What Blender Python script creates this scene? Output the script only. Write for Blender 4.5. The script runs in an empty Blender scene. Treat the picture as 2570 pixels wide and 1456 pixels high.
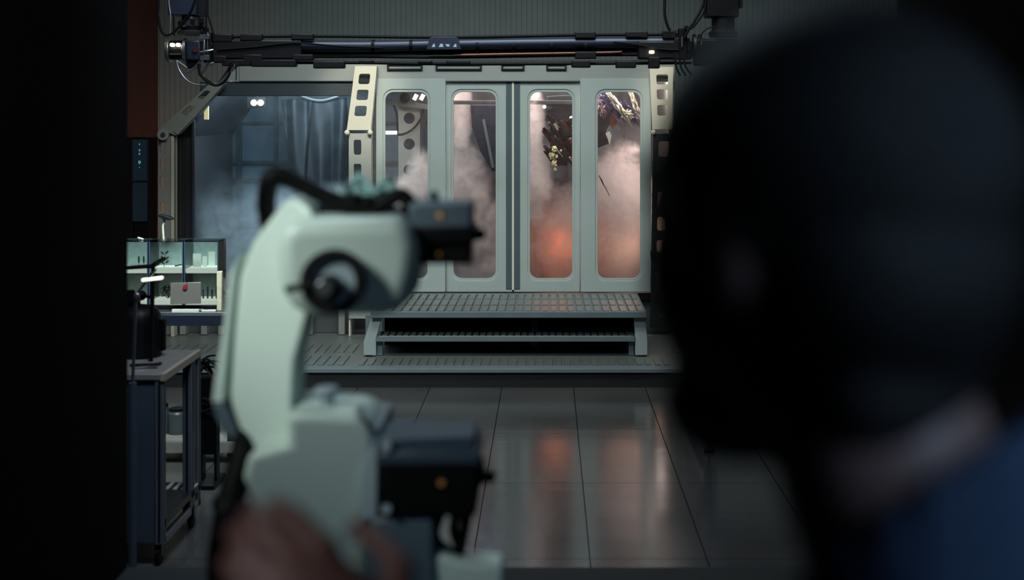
import bpy, bmesh, math, random
from mathutils import Vector, Matrix, noise as _noise
random.seed(7)
scene = bpy.context.scene
F = 3400.0                       # focal length in pixels of the 2570 px wide frame
VX, VY = 1374.0, 289.0           # vanishing point of the hall's long axis
EYE = 2.30
# ------------------------------------------------------------------ camera
cd = bpy.data.cameras.new('camera')
cam = bpy.data.objects.new('camera', cd)
scene.collection.objects.link(cam)
cam.location = (0, 0, EYE)
cam.rotation_euler = (math.pi/2, 0, 0)
cd.sensor_width = 36
cd.lens = F/2570*36
cd.shift_x = (1285-VX)/2570
cd.shift_y = -(728-VY)/2570
cd.clip_start = 0.05
cd.dof.use_dof = True
cd.dof.focus_distance = 12.6
cd.dof.aperture_fstop = 2.25
cd.dof.aperture_blades = 0
scene.camera = cam
# ------------------------------------------------------------------ view, world
scene.view_settings.view_transform = 'Standard'
scene.view_settings.look = 'None'
scene.view_settings.gamma = 1
scene.view_settings.exposure = 0.0
scene.view_settings.use_curve_mapping = False
w = bpy.data.worlds.new('world'); scene.world = w
w.use_nodes = True
bg = w.node_tree.nodes['Background']
bg.inputs[0].default_value = (0.55, 0.72, 0.85, 1)
bg.inputs[1].default_value = 0.004
cy = scene.cycles
cy.use_denoising = True
cy.max_bounces = 6
cy.diffuse_bounces = 3
cy.glossy_bounces = 3
cy.transmission_bounces = 4
cy.transparent_max_bounces = 16
cy.volume_bounces = 1
cy.volume_step_rate = 1.6
cy.volume_max_steps = 96
cy.caustics_reflective = False
cy.caustics_refractive = False
cy.sample_clamp_indirect = 4

def P(px, py, Y):
    return Vector(((px-VX)*Y/F, Y, EYE-(py-VY)*Y/F))
def X(px, Y): return (px-VX)*Y/F
def Z(py, Y): return EYE-(py-VY)*Y/F

# ------------------------------------------------------------------ lamps
def aim(o, target):
    d = Vector(target)-o.location
    o.rotation_euler = d.to_track_quat('-Z', 'Y').to_euler()
def area(name, loc, target, size, energy, color, size_y=None, spread=None):
    l = bpy.data.lights.new(name, 'AREA')
    l.shape = 'RECTANGLE'; l.size = size; l.size_y = size_y or size
    l.energy = energy; l.color = color
    if spread: l.spread = math.radians(spread)
    o = bpy.data.objects.new(name, l); scene.collection.objects.link(o)
    o.location = loc; aim(o, target); return o
def spot(name, loc, target, energy, color, angle, blend=0.6, r=0.1):
    l = bpy.data.lights.new(name, 'SPOT')
    l.energy = energy; l.color = color; l.spot_size = math.radians(angle); l.spot_blend = blend
    l.shadow_soft_size = r
    o = bpy.data.objects.new(name, l); scene.collection.objects.link(o)
    o.location = loc; aim(o, target); return o
def point(name, loc, energy, color, r=0.1):
    l = bpy.data.lights.new(name, 'POINT')
    l.energy = energy; l.color = color; l.shadow_soft_size = r
    o = bpy.data.objects.new(name, l); scene.collection.objects.link(o)
    o.location = loc; return o

COOL = (0.80, 0.97, 0.93)
BLUE = (0.45, 0.72, 0.95)
WARM = (1.0, 0.90, 0.72)
area('hall_ceiling_light', (-0.6, 9.6, 4.9), (-0.5, 13.2, 0.9), 4.5, 84, (0.86, 0.96, 0.93), 1.4, 95)
area('wall_wash_light', (-0.4, 13.2, 4.9), (-0.4, 16, 2.6), 7.0, 9, COOL, 0.4)
spot('rib_spot_light', (-1.7, 10.0, 4.6), (-1.8, 13.1, 2.45), 330, WARM, 17, 0.7, 0.1)
spot('rib_spot_light', (0.9, 10.4, 4.6), (1.12, 13.1, 2.45), 170, WARM, 13, 0.7, 0.1)
spot('robot_key_spot', (-1.4, 1.2, 2.9), (-0.48, 2.3, 2.08), 118, (0.91, 1.0, 0.95), 30, 0.8, 0.25)
area('robot_fill_light', (-0.5, 4.2, 4.3), (-0.4, 2.3, 1.6), 0.9, 5, (0.62, 0.82, 0.98), 0.7, 80)
area('hall_fill_light', (-1.0, 5.4, 4.9), (-1.4, 8.6, 0.5), 1.4, 52, (0.66, 0.80, 1.0), 0.7, 120)
area('bench_light', (-2.3, 8.1, 2.9), (-2.5, 9.2, 1.15), 0.9, 22, COOL, 0.5, 90)
area('orange_wall_light', (-4.15, 15.0, 0.35), (-4.6, 15.3, 1.0), 0.4, 9.0, (1.0, 0.55, 0.40), 0.4)
area('floor_light', (0.4, 7.8, 4.9), (0.4, 7.8, 0), 1.8, 12, (0.97, 0.98, 0.92), 1.8)
# lamps and an added fill inside the chamber
area('chamber_roof_light', (0.0, 13.50, 2.70), (0.0, 13.75, 0.6), 2.6, 40, (1.0, 0.84, 0.78), 0.2)
area('chamber_side_fill', (1.12, 14.2, 1.6), (-.4, 14.1, 1.3), .9, 17, (1.0, .78, .70), 1.2)  # added fill that evens out the smoke from the right end
point('chamber_fire_light', P(1415, 610, 14.15), 36, (1.0, 0.26, 0.10), 0.3)
point('chamber_fire_light', P(1590, 620, 14.0), 20, (1.0, 0.52, 0.33), 0.3)
area('chamber_blue_light', (-2.6, 13.9, 2.6), (-2.9, 14.2, 0.6), 1.3, 58, (0.80, 0.92, 0.95), 0.5)

# ------------------------------------------------------------------ materials
def lin(c):
    r = []
    for v in c:
        v = v/255.0
        r.append(v/12.92 if v <= .04045 else ((v+.055)/1.055)**2.4)
    return (*r, 1)
MATS = {}
def mat(name, col, rough=0.5, metal=0.0, spec=0.5, var=0.12, vscale=6, bump=0.0, bscale=80, emit=None, estr=0):
    if name in MATS: return MATS[name]
    m = bpy.data.materials.new(name); m.use_nodes = True
    nt = m.node_tree; b = nt.nodes['Principled BSDF']
    c = lin(col)
    b.inputs['Roughness'].default_value = rough
    b.inputs['Metallic'].default_value = metal
    b.inputs['Specular IOR Level'].default_value = spec
    tc = nt.nodes.new('ShaderNodeTexCoord')
    n = nt.nodes.new('ShaderNodeTexNoise'); n.inputs['Scale'].default_value = vscale; n.inputs['Detail'].default_value = 6
    nt.links.new(tc.outputs['Object'], n.inputs['Vector'])
    mx = nt.nodes.new('ShaderNodeMix'); mx.data_type = 'RGBA'
    mx.inputs[6].default_value = tuple(v*(1-var) for v in c[:3])+(1,)
    mx.inputs[7].default_value = tuple(min(1, v*(1+var)) for v in c[:3])+(1,)
    nt.links.new(n.outputs['Fac'], mx.inputs[0])
    nt.links.new(mx.outputs[2], b.inputs['Base Color'])
    if bump:
        n2 = nt.nodes.new('ShaderNodeTexNoise'); n2.inputs['Scale'].default_value = bscale
        nt.links.new(tc.outputs['Object'], n2.inputs['Vector'])
        bp = nt.nodes.new('ShaderNodeBump'); bp.inputs['Strength'].default_value = bump
        bp.inputs['Distance'].default_value = 0.01
        nt.links.new(n2.outputs['Fac'], bp.inputs['Height'])
        nt.links.new(bp.outputs[0], b.inputs['Normal'])
    if emit:
        b.inputs['Emission Color'].default_value = lin(emit)
        b.inputs['Emission Strength'].default_value = estr
    MATS[name] = m; return m
def glass(name, tint, refl=1.0, rough=0.02):
    if name in MATS: return MATS[name]
    m = bpy.data.materials.new(name); m.use_nodes = True
    nt = m.node_tree; nt.nodes.clear()
    out = nt.nodes.new('ShaderNodeOutputMaterial')
    t = nt.nodes.new('ShaderNodeBsdfTransparent'); t.inputs[0].default_value = (*tint, 1)
    g = nt.nodes.new('ShaderNodeBsdfGlossy'); g.inputs['Roughness'].default_value = rough
    fr = nt.nodes.new('ShaderNodeFresnel'); fr.inputs[0].default_value = 1.45
    mu = nt.nodes.new('ShaderNodeMath'); mu.operation = 'MULTIPLY'; mu.inputs[1].default_value = refl
    mix = nt.nodes.new('ShaderNodeMixShader')
    nt.links.new(fr.outputs[0], mu.inputs[0]); nt.links.new(mu.outputs[0], mix.inputs[0])
    nt.links.new(t.outputs[0], mix.inputs[1]); nt.links.new(g.outputs[0], mix.inputs[2])
    nt.links.new(mix.outputs[0], out.inputs[0])
    MATS[name] = m; return m

M_WHITE = mat('painted_panel_grey', (168, 178, 174), 0.45, var=.05)
M_WHITE2 = mat('painted_header', (150, 154, 150), 0.5, var=.06)
M_CREAM = mat('cream_steel', (214, 210, 192), 0.45, var=.05)
M_GREYRIB = mat('grey_rib_paint', (140, 140, 134), 0.5, var=.08)
M_STRIPE = mat('dark_seal', (72, 86, 92), 0.6)
M_BLACK = mat('black_plastic', (13, 13, 16), 0.5, spec=.25)
M_RUBBER = mat('black_rubber', (5, 5, 7), 0.6, spec=.15)
M_NAVY = mat('navy_metal', (38, 44, 62), 0.4, .3)
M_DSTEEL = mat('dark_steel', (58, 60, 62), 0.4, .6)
M_STEEL = mat('brushed_steel', (150, 156, 158), 0.32, .9)
M_DECK = mat('deck_aluminium', (138, 142, 138), 0.42, .55, var=.18, vscale=9)
M_DECKEDGE = mat('deck_edge_paint', (112, 124, 128), 0.5, .1)
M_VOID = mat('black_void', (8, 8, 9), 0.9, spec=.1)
M_ALU = mat('aluminium_profile', (118, 126, 134), 0.4, .55)
M_CART = mat('cart_panel_blue_grey', (66, 76, 88), 0.5)
M_TOP = mat('worn_worktop', (136, 130, 124), 0.45, .1, var=.3, vscale=14)
M_ROBOT = mat('robot_white_casting', (206, 224, 215), 0.38, var=.03)
M_ROBOTG = mat('robot_grey_casting', (146, 162, 170), 0.42, var=.05)
M_MOTORB = mat('motor_blue_grey', (84, 100, 112), 0.45, .1)
M_YEL = mat('yellow_emblem', (226, 170, 84), 0.6)
M_BOOTH = mat('charcoal_wall_paint', (10, 10, 12), 0.9, spec=.15)
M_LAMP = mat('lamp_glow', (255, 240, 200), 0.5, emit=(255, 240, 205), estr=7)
M_LAMPW = mat('lamp_soft_glow', (240, 235, 210), 0.5, emit=(240, 236, 214), estr=1.6)
M_GLASS = glass('clear_glass', (0.93, 0.96, 0.97), 0.8)
M_GLASSB = glass('blue_glass', (0.80, 0.88, 0.93), 0.9)
M_ACRYL = glass('acrylic', (0.88, 0.93, 0.93), 1.4, .05)

# ------------------------------------------------------------------ mesh builder
class MB:
    def __init__(s): s.v = []; s.f = []
    def add(s, vs, fs):
        b = len(s.v); s.v += [tuple(v) for v in vs]; s.f += [tuple(i+b for i in f) for f in fs]; return s
    def box(s, x0, y0, z0, x1, y1, z1):
        x0, x1 = sorted((x0, x1)); y0, y1 = sorted((y0, y1)); z0, z1 = sorted((z0, z1))
        vs = [(x0,y0,z0),(x1,y0,z0),(x1,y1,z0),(x0,y1,z0),(x0,y0,z1),(x1,y0,z1),(x1,y1,z1),(x0,y1,z1)]
        return s.add(vs, [(0,3,2,1),(4,5,6,7),(0,1,5,4),(1,2,6,5),(2,3,7,6),(3,0,4,7)])
    def pbox(s, px0, py0, px1, py1, Y0, Y1):     # box whose front outline is read at depth Y0
        return s.box(X(px0,Y0), Y0, Z(py0,Y0), X(px1,Y0), Y1, Z(py1,Y0))
    def bar(s, p0, p1, wx, wy):                  # rectangular bar between two points
        p0 = Vector(p0); p1 = Vector(p1); d = (p1-p0).normalized()
        up = Vector((0,1,0)) if abs(d.y) < .9 else Vector((1,0,0))
        a = d.cross(up).normalized(); b = d.cross(a).normalized()
        a *= wx/2; b *= wy/2
        vs = [p0-a-b, p0+a-b, p0+a+b, p0-a+b, p1-a-b, p1+a-b, p1+a+b, p1-a+b]
        return s.add(vs, [(0,3,2,1),(4,5,6,7),(0,1,5,4),(1,2,6,5),(2,3,7,6),(3,0,4,7)])
    def cyl(s, p0, p1, r, n=24, r2=None):
        p0 = Vector(p0); p1 = Vector(p1); d = (p1-p0).normalized(); r2 = r if r2 is None else r2
        up = Vector((0,0,1)) if abs(d.z) < .9 else Vector((1,0,0))
        a = d.cross(up).normalized(); b = d.cross(a)
        vs = []
        for p, q in ((p0, r), (p1, r2)):
            for i in range(n):
                t = 2*math.pi*i/n; vs.append(p+(a*math.cos(t)+b*math.sin(t))*q)
        fs = [(i, (i+1) % n, n+(i+1) % n, n+i) for i in range(n)]
        fs += [tuple(range(n-1, -1, -1)), tuple(range(n, 2*n))]
        return s.add(vs, fs)
    def tube(s, pts, r, n=10, smooth=4):
        pts = [Vector(p) for p in pts]
        rs = r if isinstance(r, (list, tuple)) else [r]*len(pts)
        if smooth > 1 and len(pts) > 2:
            q = []; qr = []
            for i in range(len(pts)-1):
                a = pts[max(i-1, 0)]; b = pts[i]; c = pts[i+1]; d = pts[min(i+2, len(pts)-1)]
                for k in range(smooth):
                    t = k/smooth
                    q.append(0.5*((2*b)+(c-a)*t+(2*a-5*b+4*c-d)*t*t+(3*b-a-3*c+d)*t**3))
                    qr.append(rs[i]*(1-t)+rs[i+1]*t)
            q.append(pts[-1]); qr.append(rs[-1]); pts = q; rs = qr
        vs = []; a = None
        for i, p in enumerate(pts):
            d = (pts[min(i+1, len(pts)-1)]-pts[max(i-1, 0)])
            d = d.normalized() if d.length > 1e-9 else Vector((0,0,1))
            if a is None:
                up = Vector((0,1,0)) if abs(d.y) < .9 else Vector((1,0,0))
                a = d.cross(up).normalized()
            else:
                a = (a-d*a.dot(d)).normalized()
            b = d.cross(a)
            for k in range(n):
                t = 2*math.pi*k/n; vs.append(p+(a*math.cos(t)+b*math.sin(t))*rs[i])
        m = len(pts)
        fs = [(i*n+k, i*n+(k+1) % n, (i+1)*n+(k+1) % n, (i+1)*n+k) for i in range(m-1) for k in range(n)]
        fs += [tuple(range(n-1, -1, -1)), tuple((m-1)*n+k for k in range(n))]
        return s.add(vs, fs)
    def prism(s, poly, Y0, Y1):                  # poly in world x,z extruded along Y
        n = len(poly)
        vs = [(x, Y0, z) for x, z in poly]+[(x, Y1, z) for x, z in poly]
        fs = [tuple(range(n-1, -1, -1)), tuple(range(n, 2*n))]+[(i, (i+1) % n, n+(i+1) % n, n+i) for i in range(n)]
        return s.add(vs, fs)
    def pprism(s, pix, Y0, Y1):
        return s.prism([(X(a, Y0), Z(b, Y0)) for a, b in pix], Y0, Y1)
    def ring(s, outer, inner, Y0, Y1):           # plate with a hole; loops of equal length in x,z
        n = len(outer)
        vs = [(x, Y0, z) for x, z in outer]+[(x, Y0, z) for x, z in inner]+[(x, Y1, z) for x, z in outer]+[(x, Y1, z) for x, z in inner]
        fs = []
        for i in range(n):
            j = (i+1) % n
            fs += [(i, j, n+j, n+i), (2*n+j, 2*n+i, 3*n+i, 3*n+j), (j, i, 2*n+i, 2*n+j), (n+i, n+j, 3*n+j, 3*n+i)]
        return s.add(vs, fs)
    def plate(s, px0, py0, px1, py1, hx0, hy0, hx1, hy1, r, Y0, Y1, k=7):
        q = rrect(X(hx0,Y0), Z(hy1,Y0), X(hx1,Y0), Z(hy0,Y0), r, k)
        c = [(X(px1,Y0), Z(py0,Y0)), (X(px0,Y0), Z(py0,Y0)), (X(px0,Y0), Z(py1,Y0)), (X(px1,Y0), Z(py1,Y0))]
        return s.ring([c[i//k] for i in range(4*k)], q, Y0, Y1)
    def ball(s, c, rx, ry=None, rz=None, n=20, m=12, rot=None):
        ry = rx if ry is None else ry; rz = rx if rz is None else rz
        vs = []; c = Vector(c)
        for j in range(m+1):
            ph = math.pi*j/m
            for i in range(n):
                t = 2*math.pi*i/n
                v = Vector((rx*math.sin(ph)*math.cos(t), ry*math.sin(ph)*math.sin(t), rz*math.cos(ph)))
                if rot is not None: v = rot @ v
                vs.append(c+v)
        fs = [(j*n+i, (j+1)*n+i, (j+1)*n+(i+1) % n, j*n+(i+1) % n) for j in range(m) for i in range(n)]
        return s.add(vs, fs)
    def lathe(s, prof, c, n=28):                 # prof: (r, z) about a vertical axis at c
        vs = []; m = len(prof)
        for r, z in prof:
            for i in range(n):
                t = 2*math.pi*i/n; vs.append((c[0]+r*math.cos(t), c[1]+r*math.sin(t), c[2]+z))
        fs = [(j*n+i, j*n+(i+1) % n, (j+1)*n+(i+1) % n, (j+1)*n+i) for j in range(m-1) for i in range(n)]
        fs += [tuple(range(n-1, -1, -1)), tuple((m-1)*n+i for i in range(n))]
        return s.add(vs, fs)
    def build(s, name, material, parent=None, bevel=0, smooth=False, seg=2):
        me = bpy.data.meshes.new(name)
        me.from_pydata(s.v, [], s.f)
        bm = bmesh.new(); bm.from_mesh(me)
        bmesh.ops.remove_doubles(bm, verts=bm.verts, dist=1e-6)
        bmesh.ops.recalc_face_normals(bm, faces=bm.faces)
        bm.to_mesh(me); bm.free(); me.validate()
        o = bpy.data.objects.new(name, me); scene.collection.objects.link(o)
        me.materials.append(material)
        if bevel:
            b = o.modifiers.new('bevel', 'BEVEL'); b.width = bevel; b.segments = seg
            b.limit_method = 'ANGLE'; b.angle_limit = math.radians(35)
        if smooth or bevel:
            for p in me.polygons: p.use_smooth = True
            if hasattr(me, 'set_sharp_from_angle'): me.set_sharp_from_angle(angle=math.radians(40 if not bevel else 60))
        if parent is not None:
            o.parent = parent; o.matrix_parent_inverse = Matrix.Translation(-parent_loc(parent))
        return o
def parent_loc(p):                              # meshes are modelled in place; only a thing's empty is offset
    return Vector(p.location) if p.type == 'EMPTY' else Vector((0, 0, 0))
def rrect(x0, z0, x1, z1, r, k=7):               # corners: top right, top left, bottom left, bottom right
    pts = []
    for cx, cz, a0 in ((x1-r, z1-r, 0), (x0+r, z1-r, 90), (x0+r, z0+r, 180), (x1-r, z0+r, 270)):
        for i in range(k):
            t = math.radians(a0+90*i/(k-1)); pts.append((cx+r*math.cos(t), cz+r*math.sin(t)))
    return pts
def thing(name, label, cat, loc=(0,0,0), group=None):
    o = bpy.data.objects.new(name, None); scene.collection.objects.link(o)
    o.empty_display_size = .1; o.location = loc
    o['label'] = label; o['category'] = cat
    if group: o['group'] = group
    return o
def tag(o, label, cat, group=None, kind=None):
    o['label'] = label; o['category'] = cat
    if group: o['group'] = group
    if kind: o['kind'] = kind
    return o
def struct(o, label, cat='wall'):
    o['kind'] = 'structure'; o['label'] = label; o['category'] = cat; return o

# =================================================================== SETTING
# back wall of ribbed cladding
m = bpy.data.materials.new('ribbed_cladding'); m.use_nodes = True
nt = m.node_tree; b = nt.nodes['Principled BSDF']; b.inputs['Roughness'].default_value = .7
tc = nt.nodes.new('ShaderNodeTexCoord'); sp = nt.nodes.new('ShaderNodeSeparateXYZ')
nt.links.new(tc.outputs['Object'], sp.inputs[0])
def mathn(op, a, bb=None, c=None, T=None):
    n = (T or nt).nodes.new('ShaderNodeMath'); n.operation = op
    for i, v in enumerate((a, bb, c)):
        if v is None: continue
        if isinstance(v, (int, float)): n.inputs[i].default_value = v
        else: (T or nt).links.new(v, n.inputs[i])
    return n.outputs[0]
fx = mathn('FRACT', mathn('MULTIPLY', sp.outputs[0], 1/0.062))
line = mathn('LESS_THAN', fx, 0.14)
nz = nt.nodes.new('ShaderNodeTexNoise'); nz.inputs['Scale'].default_value = 2.5; nz.inputs['Detail'].default_value = 5
nt.links.new(tc.outputs['Object'], nz.inputs['Vector'])
mx = nt.nodes.new('ShaderNodeMix'); mx.data_type = 'RGBA'
mx.inputs[6].default_value = lin((150, 160, 158)); mx.inputs[7].default_value = lin((122, 132, 130))
nt.links.new(line, mx.inputs[0])
mx2 = nt.nodes.new('ShaderNodeMix'); mx2.data_type = 'RGBA'; mx2.blend_type = 'MULTIPLY'; mx2.inputs[0].default_value = .25
nt.links.new(mx.outputs[2], mx2.inputs[6]); nt.links.new(nz.outputs['Fac'], mx2.inputs[7])
nt.links.new(mx2.outputs[2], b.inputs['Base Color'])
bp = nt.nodes.new('ShaderNodeBump'); bp.inputs['Strength'].default_value = .6; bp.inputs['Distance'].default_value = .01
bp.invert = True
nt.links.new(line, bp.inputs['Height']); nt.links.new(bp.outputs[0], b.inputs['Normal'])
M_CLAD = m
struct(MB().box(-4.6, 16, 0, 4.6, 16.1, 5.2).build('wall_back', M_CLAD), 'grey green ribbed wall behind the test chamber')
M_ORANGE = mat('red_orange_wall_paint', (98, 50, 40), .6, var=.25, vscale=3)
wl = struct(MB().box(-4.72, 6.0, 0, -4.6, 16.1, 5.2).build('wall_left', M_ORANGE), 'red orange painted side wall at the left of the hall')
struct(MB().box(4.6, 5.0, 0, 4.72, 16.1, 5.2).build('wall_right', mat('dark_side_wall', (30, 32, 34), .8)), 'dark side wall at the right of the hall')
struct(MB().box(-4.72, -1.2, 5.2, 4.72, 16.1, 5.3).build('ceiling', mat('ceiling_dark', (46, 50, 50), .9)), 'dark hall ceiling', 'ceiling')
# polished tile floor
m = bpy.data.materials.new('polished_floor_tiles'); m.use_nodes = True
nt = m.node_tree; b = nt.nodes['Principled BSDF']
tc = nt.nodes.new('ShaderNodeTexCoord'); sp = nt.nodes.new('ShaderNodeSeparateXYZ')
nt.links.new(tc.outputs['Object'], sp.inputs[0])
TW = 0.606
ux = mathn('DIVIDE', mathn('ADD', sp.outputs[0], 0.386+TW*20), TW)
uy = mathn('DIVIDE', mathn('ADD', sp.outputs[1], -8.47+1.45*20), 1.45)
def seam(u, wd):
    f = mathn('FRACT', u); return mathn('LESS_THAN', mathn('MINIMUM', f, mathn('SUBTRACT', 1.0, f)), wd)
sm = mathn('MAXIMUM', seam(ux, .0045), seam(uy, .0016))
cmb = nt.nodes.new('ShaderNodeCombineXYZ')
nt.links.new(mathn('FLOOR', ux), cmb.inputs[0]); nt.links.new(mathn('FLOOR', uy), cmb.inputs[1])
wn = nt.nodes.new('ShaderNodeTexWhiteNoise'); nt.links.new(cmb.outputs[0], wn.inputs[0])
nz = nt.nodes.new('ShaderNodeTexNoise'); nz.inputs['Scale'].default_value = 1.6; nz.inputs['Detail'].default_value = 7
nt.links.new(tc.outputs['Object'], nz.inputs['Vector'])
tone = mathn('ADD', mathn('MULTIPLY', wn.outputs[0], .35), mathn('MULTIPLY', nz.outputs['Fac'], .65))
mx = nt.nodes.new('ShaderNodeMix'); mx.data_type = 'RGBA'
mx.inputs[6].default_value = lin((58, 58, 58)); mx.inputs[7].default_value = lin((98, 96, 92))
nt.links.new(tone, mx.inputs[0])
mx2 = nt.nodes.new('ShaderNodeMix'); mx2.data_type = 'RGBA'; mx2.inputs[7].default_value = lin((10, 10, 10))
nt.links.new(sm, mx2.inputs[0]); nt.links.new(mx.outputs[2], mx2.inputs[6])
nt.links.new(mx2.outputs[2], b.inputs['Base Color'])
mr = nt.nodes.new('ShaderNodeMapRange'); mr.inputs[3].default_value = .10; mr.inputs[4].default_value = .22
nt.links.new(nz.outputs['Fac'], mr.inputs[0]); nt.links.new(mr.outputs[0], b.inputs['Roughness'])
nt.links.new(mathn('MULTIPLY', mathn('SUBTRACT', 1.0, sm), .62), b.inputs['Specular IOR Level'])
b.inputs['IOR'].default_value = 1.55
nzb = nt.nodes.new('ShaderNodeTexNoise'); nzb.inputs['Scale'].default_value = 1.2
mpb = nt.nodes.new('ShaderNodeMapping'); mpb.inputs['Scale'].default_value = (0.4, 3.0, 1)
nt.links.new(tc.outputs['Object'], mpb.inputs[0]); nt.links.new(mpb.outputs[0], nzb.inputs['Vector'])
bp = nt.nodes.new('ShaderNodeBump'); bp.inputs['Strength'].default_value = .12; bp.inputs['Distance'].default_value = .02
nt.links.new(nzb.outputs['Fac'], bp.inputs['Height']); nt.links.new(bp.outputs[0], b.inputs['Normal'])
M_FLOOR = m
struct(MB().box(-4.72, -1.2, -.1, 4.72, 16.1, 0).build('floor', M_FLOOR), 'polished dark grey tile floor with glossy reflections', 'floor')
# raised control booth the camera and the person stand in; side walls added to black out the view's sides
struct(MB().box(-1.70, -1.2, 0, 1.44, 5.0, .63).build('floor_booth', mat('booth_floor_paint', (46, 54, 55), .6)), 'raised dark floor of the control booth in front of the hall', 'floor')
struct(MB().box(-1.70, -1.2, .63, -1.55, 5.0, 5.2).build('wall_blackout_left', M_BOOTH), 'black side wall added beside the booth to darken the left of the view')
struct(MB().box(1.29, -1.2, .63, 1.44, 5.0, 5.2).build('wall_blackout_right', M_BOOTH), 'black side wall added beside the booth to darken the right of the view')
struct(MB().box(-1.55, -1.2, .63, 1.29, -1.05, 5.2).build('wall_booth_back', M_BOOTH), 'black rear wall of the control booth')

# =================================================================== PLATFORM AND STEPS
PY0, DY = 11.4, 13.2
pf = thing('platform', 'low grey metal platform with slotted grating in front of the chamber', 'platform', (0, 12.3, 0))
x0, x1 = -3.95, 1.95
MB().box(x0, PY0+.03, 0, x1, 15.8, .15).build('base', mat('platform_side_black', (22, 22, 25), .6), pf)
MB().box(x0, PY0, .15, x1, PY0+.16, .163).box(x0, PY0, .13, x1, PY0+.03, .15).build('edge_trim', M_DECKEDGE, pf, bevel=.003)
# deck plates with raised ribs between slots
d = MB()
d.box(x0, PY0+.16, .15, x1, 15.8, .158)
d.build('deck_plate', M_DECK, pf)
g = MB()
xx = -1.62
while xx < 1.05:
    g.box(xx, PY0+.17, .158, xx+.045, PY0+.48, .172); xx += .077
g.build('grating', M_DECK, pf)
for sx, ex in ((-3.8, -3.0), (-2.9, -1.75), (1.15, 1.9)):
    g = MB()
    for (ya, yb) in ((PY0+.17, PY0+.62), (PY0+.78, PY0+1.2)):
        xx = sx
        while xx < ex:
            g.box(xx, ya, .158, xx+.045, yb, .170); xx += .085
    g.build('side_grating', M_DECK, pf)

st = thing('access_steps', 'grey metal access steps with slotted treads below the chamber doors', 'steps', (-.25, 12.5, .163))
SZ = .568
def tread(name, xa, xb, ya, yb, z, th, pitch=.077):
    o = MB().box(xa, ya, z-th, xb, ya+.03, z).box(xa, yb-.03, z-th, xb, yb, z).box(xa, ya, z-th, xa+.03, yb, z).box(xb-.03, ya, z-th, xb, yb, z) \
        .box(xa+.03, ya+.03, z-.03, xb-.03, yb-.03, z-.02).build(name, M_DECKEDGE, st, bevel=.004)
    q = MB(); xx = xa+.05
    ym = (ya+yb)/2
    segs = [(ya+.035, yb-.035)] if yb-ya < .5 else [(ya+.04, ya+.36), (ya+.42, ya+.76), (ya+.82, yb-.04)]
    while xx < xb-.06:
        for a_, b_ in segs: q.box(xx, a_, z-.02, xx+pitch*.66, b_, z+.003)
        xx += pitch
    q.build('slotted_tread', M_DECK, o)
    return o
xl, xr = X(935, 12.0), X(1622, 11.93)
tread('top_deck', X(930, 11.93), xr, 11.93, 13.17, SZ, .055)
tread('lower_step', X(945, 12.0), X(1592, 12.0), 11.98, 12.26, .345, .05, .062)
def cheek(side):
    a = [(912, 892), (912, 858), (932, 798), (958, 798), (944, 848), (944, 892)] if side < 0 else \
        [(1594, 892), (1594, 848), (1591, 798), (1619, 798), (1625, 852), (1625, 892)]
    MB().pprism(a, 12.0, 12.06).build('side_plate', M_WHITE, st, bevel=.004)
    xa = X(a[0][0]+3, 12.0) if side < 0 else X(a[-1][0]-16, 12.0)
    for ya in (12.06, 12.9): MB().box(xa, ya, .163, xa+.05, ya+.05, SZ-.055).build('leg', M_DECKEDGE, st)
cheek(-1); cheek(1)
MB().box(X(946, 12.05), 12.05, .163, X(960, 12.05), 12.09, .30).build('upright', M_DECKEDGE, st)
MB().box(X(1578, 12.05), 12.05, .163, X(1590, 12.05), 12.09, .30).build('upright', M_DECKEDGE, st)
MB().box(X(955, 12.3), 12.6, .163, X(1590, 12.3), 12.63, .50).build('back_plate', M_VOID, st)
MB().box(-.15, 12.4, .163, -.09, 12.44, .50).build('centre_post', M_DSTEEL, st)

# =================================================================== TEST CHAMBER
ch = thing('test_chamber', 'pale grey glazed test chamber with tall rounded windows and smoke inside', 'test chamber', (-1.1, 14.2, .16))
CY = DY
LX, RX = X(437, CY), X(1694, CY)
TZ = Z(166, CY)
MB().box(X(600, CY), CY-.02, Z(205, CY), RX, CY+.14, TZ+.02).build('header', M_WHITE2, ch, bevel=.012)
MB().pprism([(560, 200), (600, 166), (602, 166), (602, 205)], CY-.01, CY+.12).build('header_gusset', M_WHITE2, ch)
MB().box(X(500, CY), CY+.02, Z(241, CY), X(884, CY), CY+.10, Z(205, CY)).build('dark_header', mat('dark_header_paint', (52, 62, 68), .55), ch, bevel=.006)
# slots of the header
for a, b_ in ((975, 1056), (1097, 1205), (1262, 1312), (1375, 1418)):
    MB().plate(a-4, 160, b_+4, 176, a, 163, b_, 172, .01, CY-.05, CY-.02, 4).build('header_slot', M_BLACK, ch)
# roof, floor, back, ends
EZ, EX = Z(345, CY), X(566, CY)
MB().box(EX, CY+.05, TZ, RX, 15.5, TZ+.06).build('roof', M_DSTEEL, ch)
MB().box(LX, CY+.05, .50, RX, 15.5, .56).build('chamber_floor', M_DSTEEL, ch)
bk = MB().prism([(LX, .56), (RX, .56), (RX, TZ), (EX, TZ), (LX, EZ)], 15.45, 15.5)
bk.build('back_panel', mat('chamber_back_blue', (60, 82, 98), .5, var=.3, vscale=2.5), ch)
q = MB()
for px in (600, 690, 760, 930, 1060, 1250, 1420, 1560):
    q.box(X(px, 15.4), 15.36, .56, X(px+7, 15.4), 15.42, TZ)
for z in (1.0, 1.55, 1.75, 2.2): q.box(LX+.06, 15.38, z, RX, 15.44, z+.03)
q.build('back_frame', mat('chamber_frame_dark', (34, 42, 52), .45, .4), ch)
MB().box(RX-.05, CY+.1, .56, RX, 15.5, TZ).build('end_wall', M_WHITE2, ch)
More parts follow.
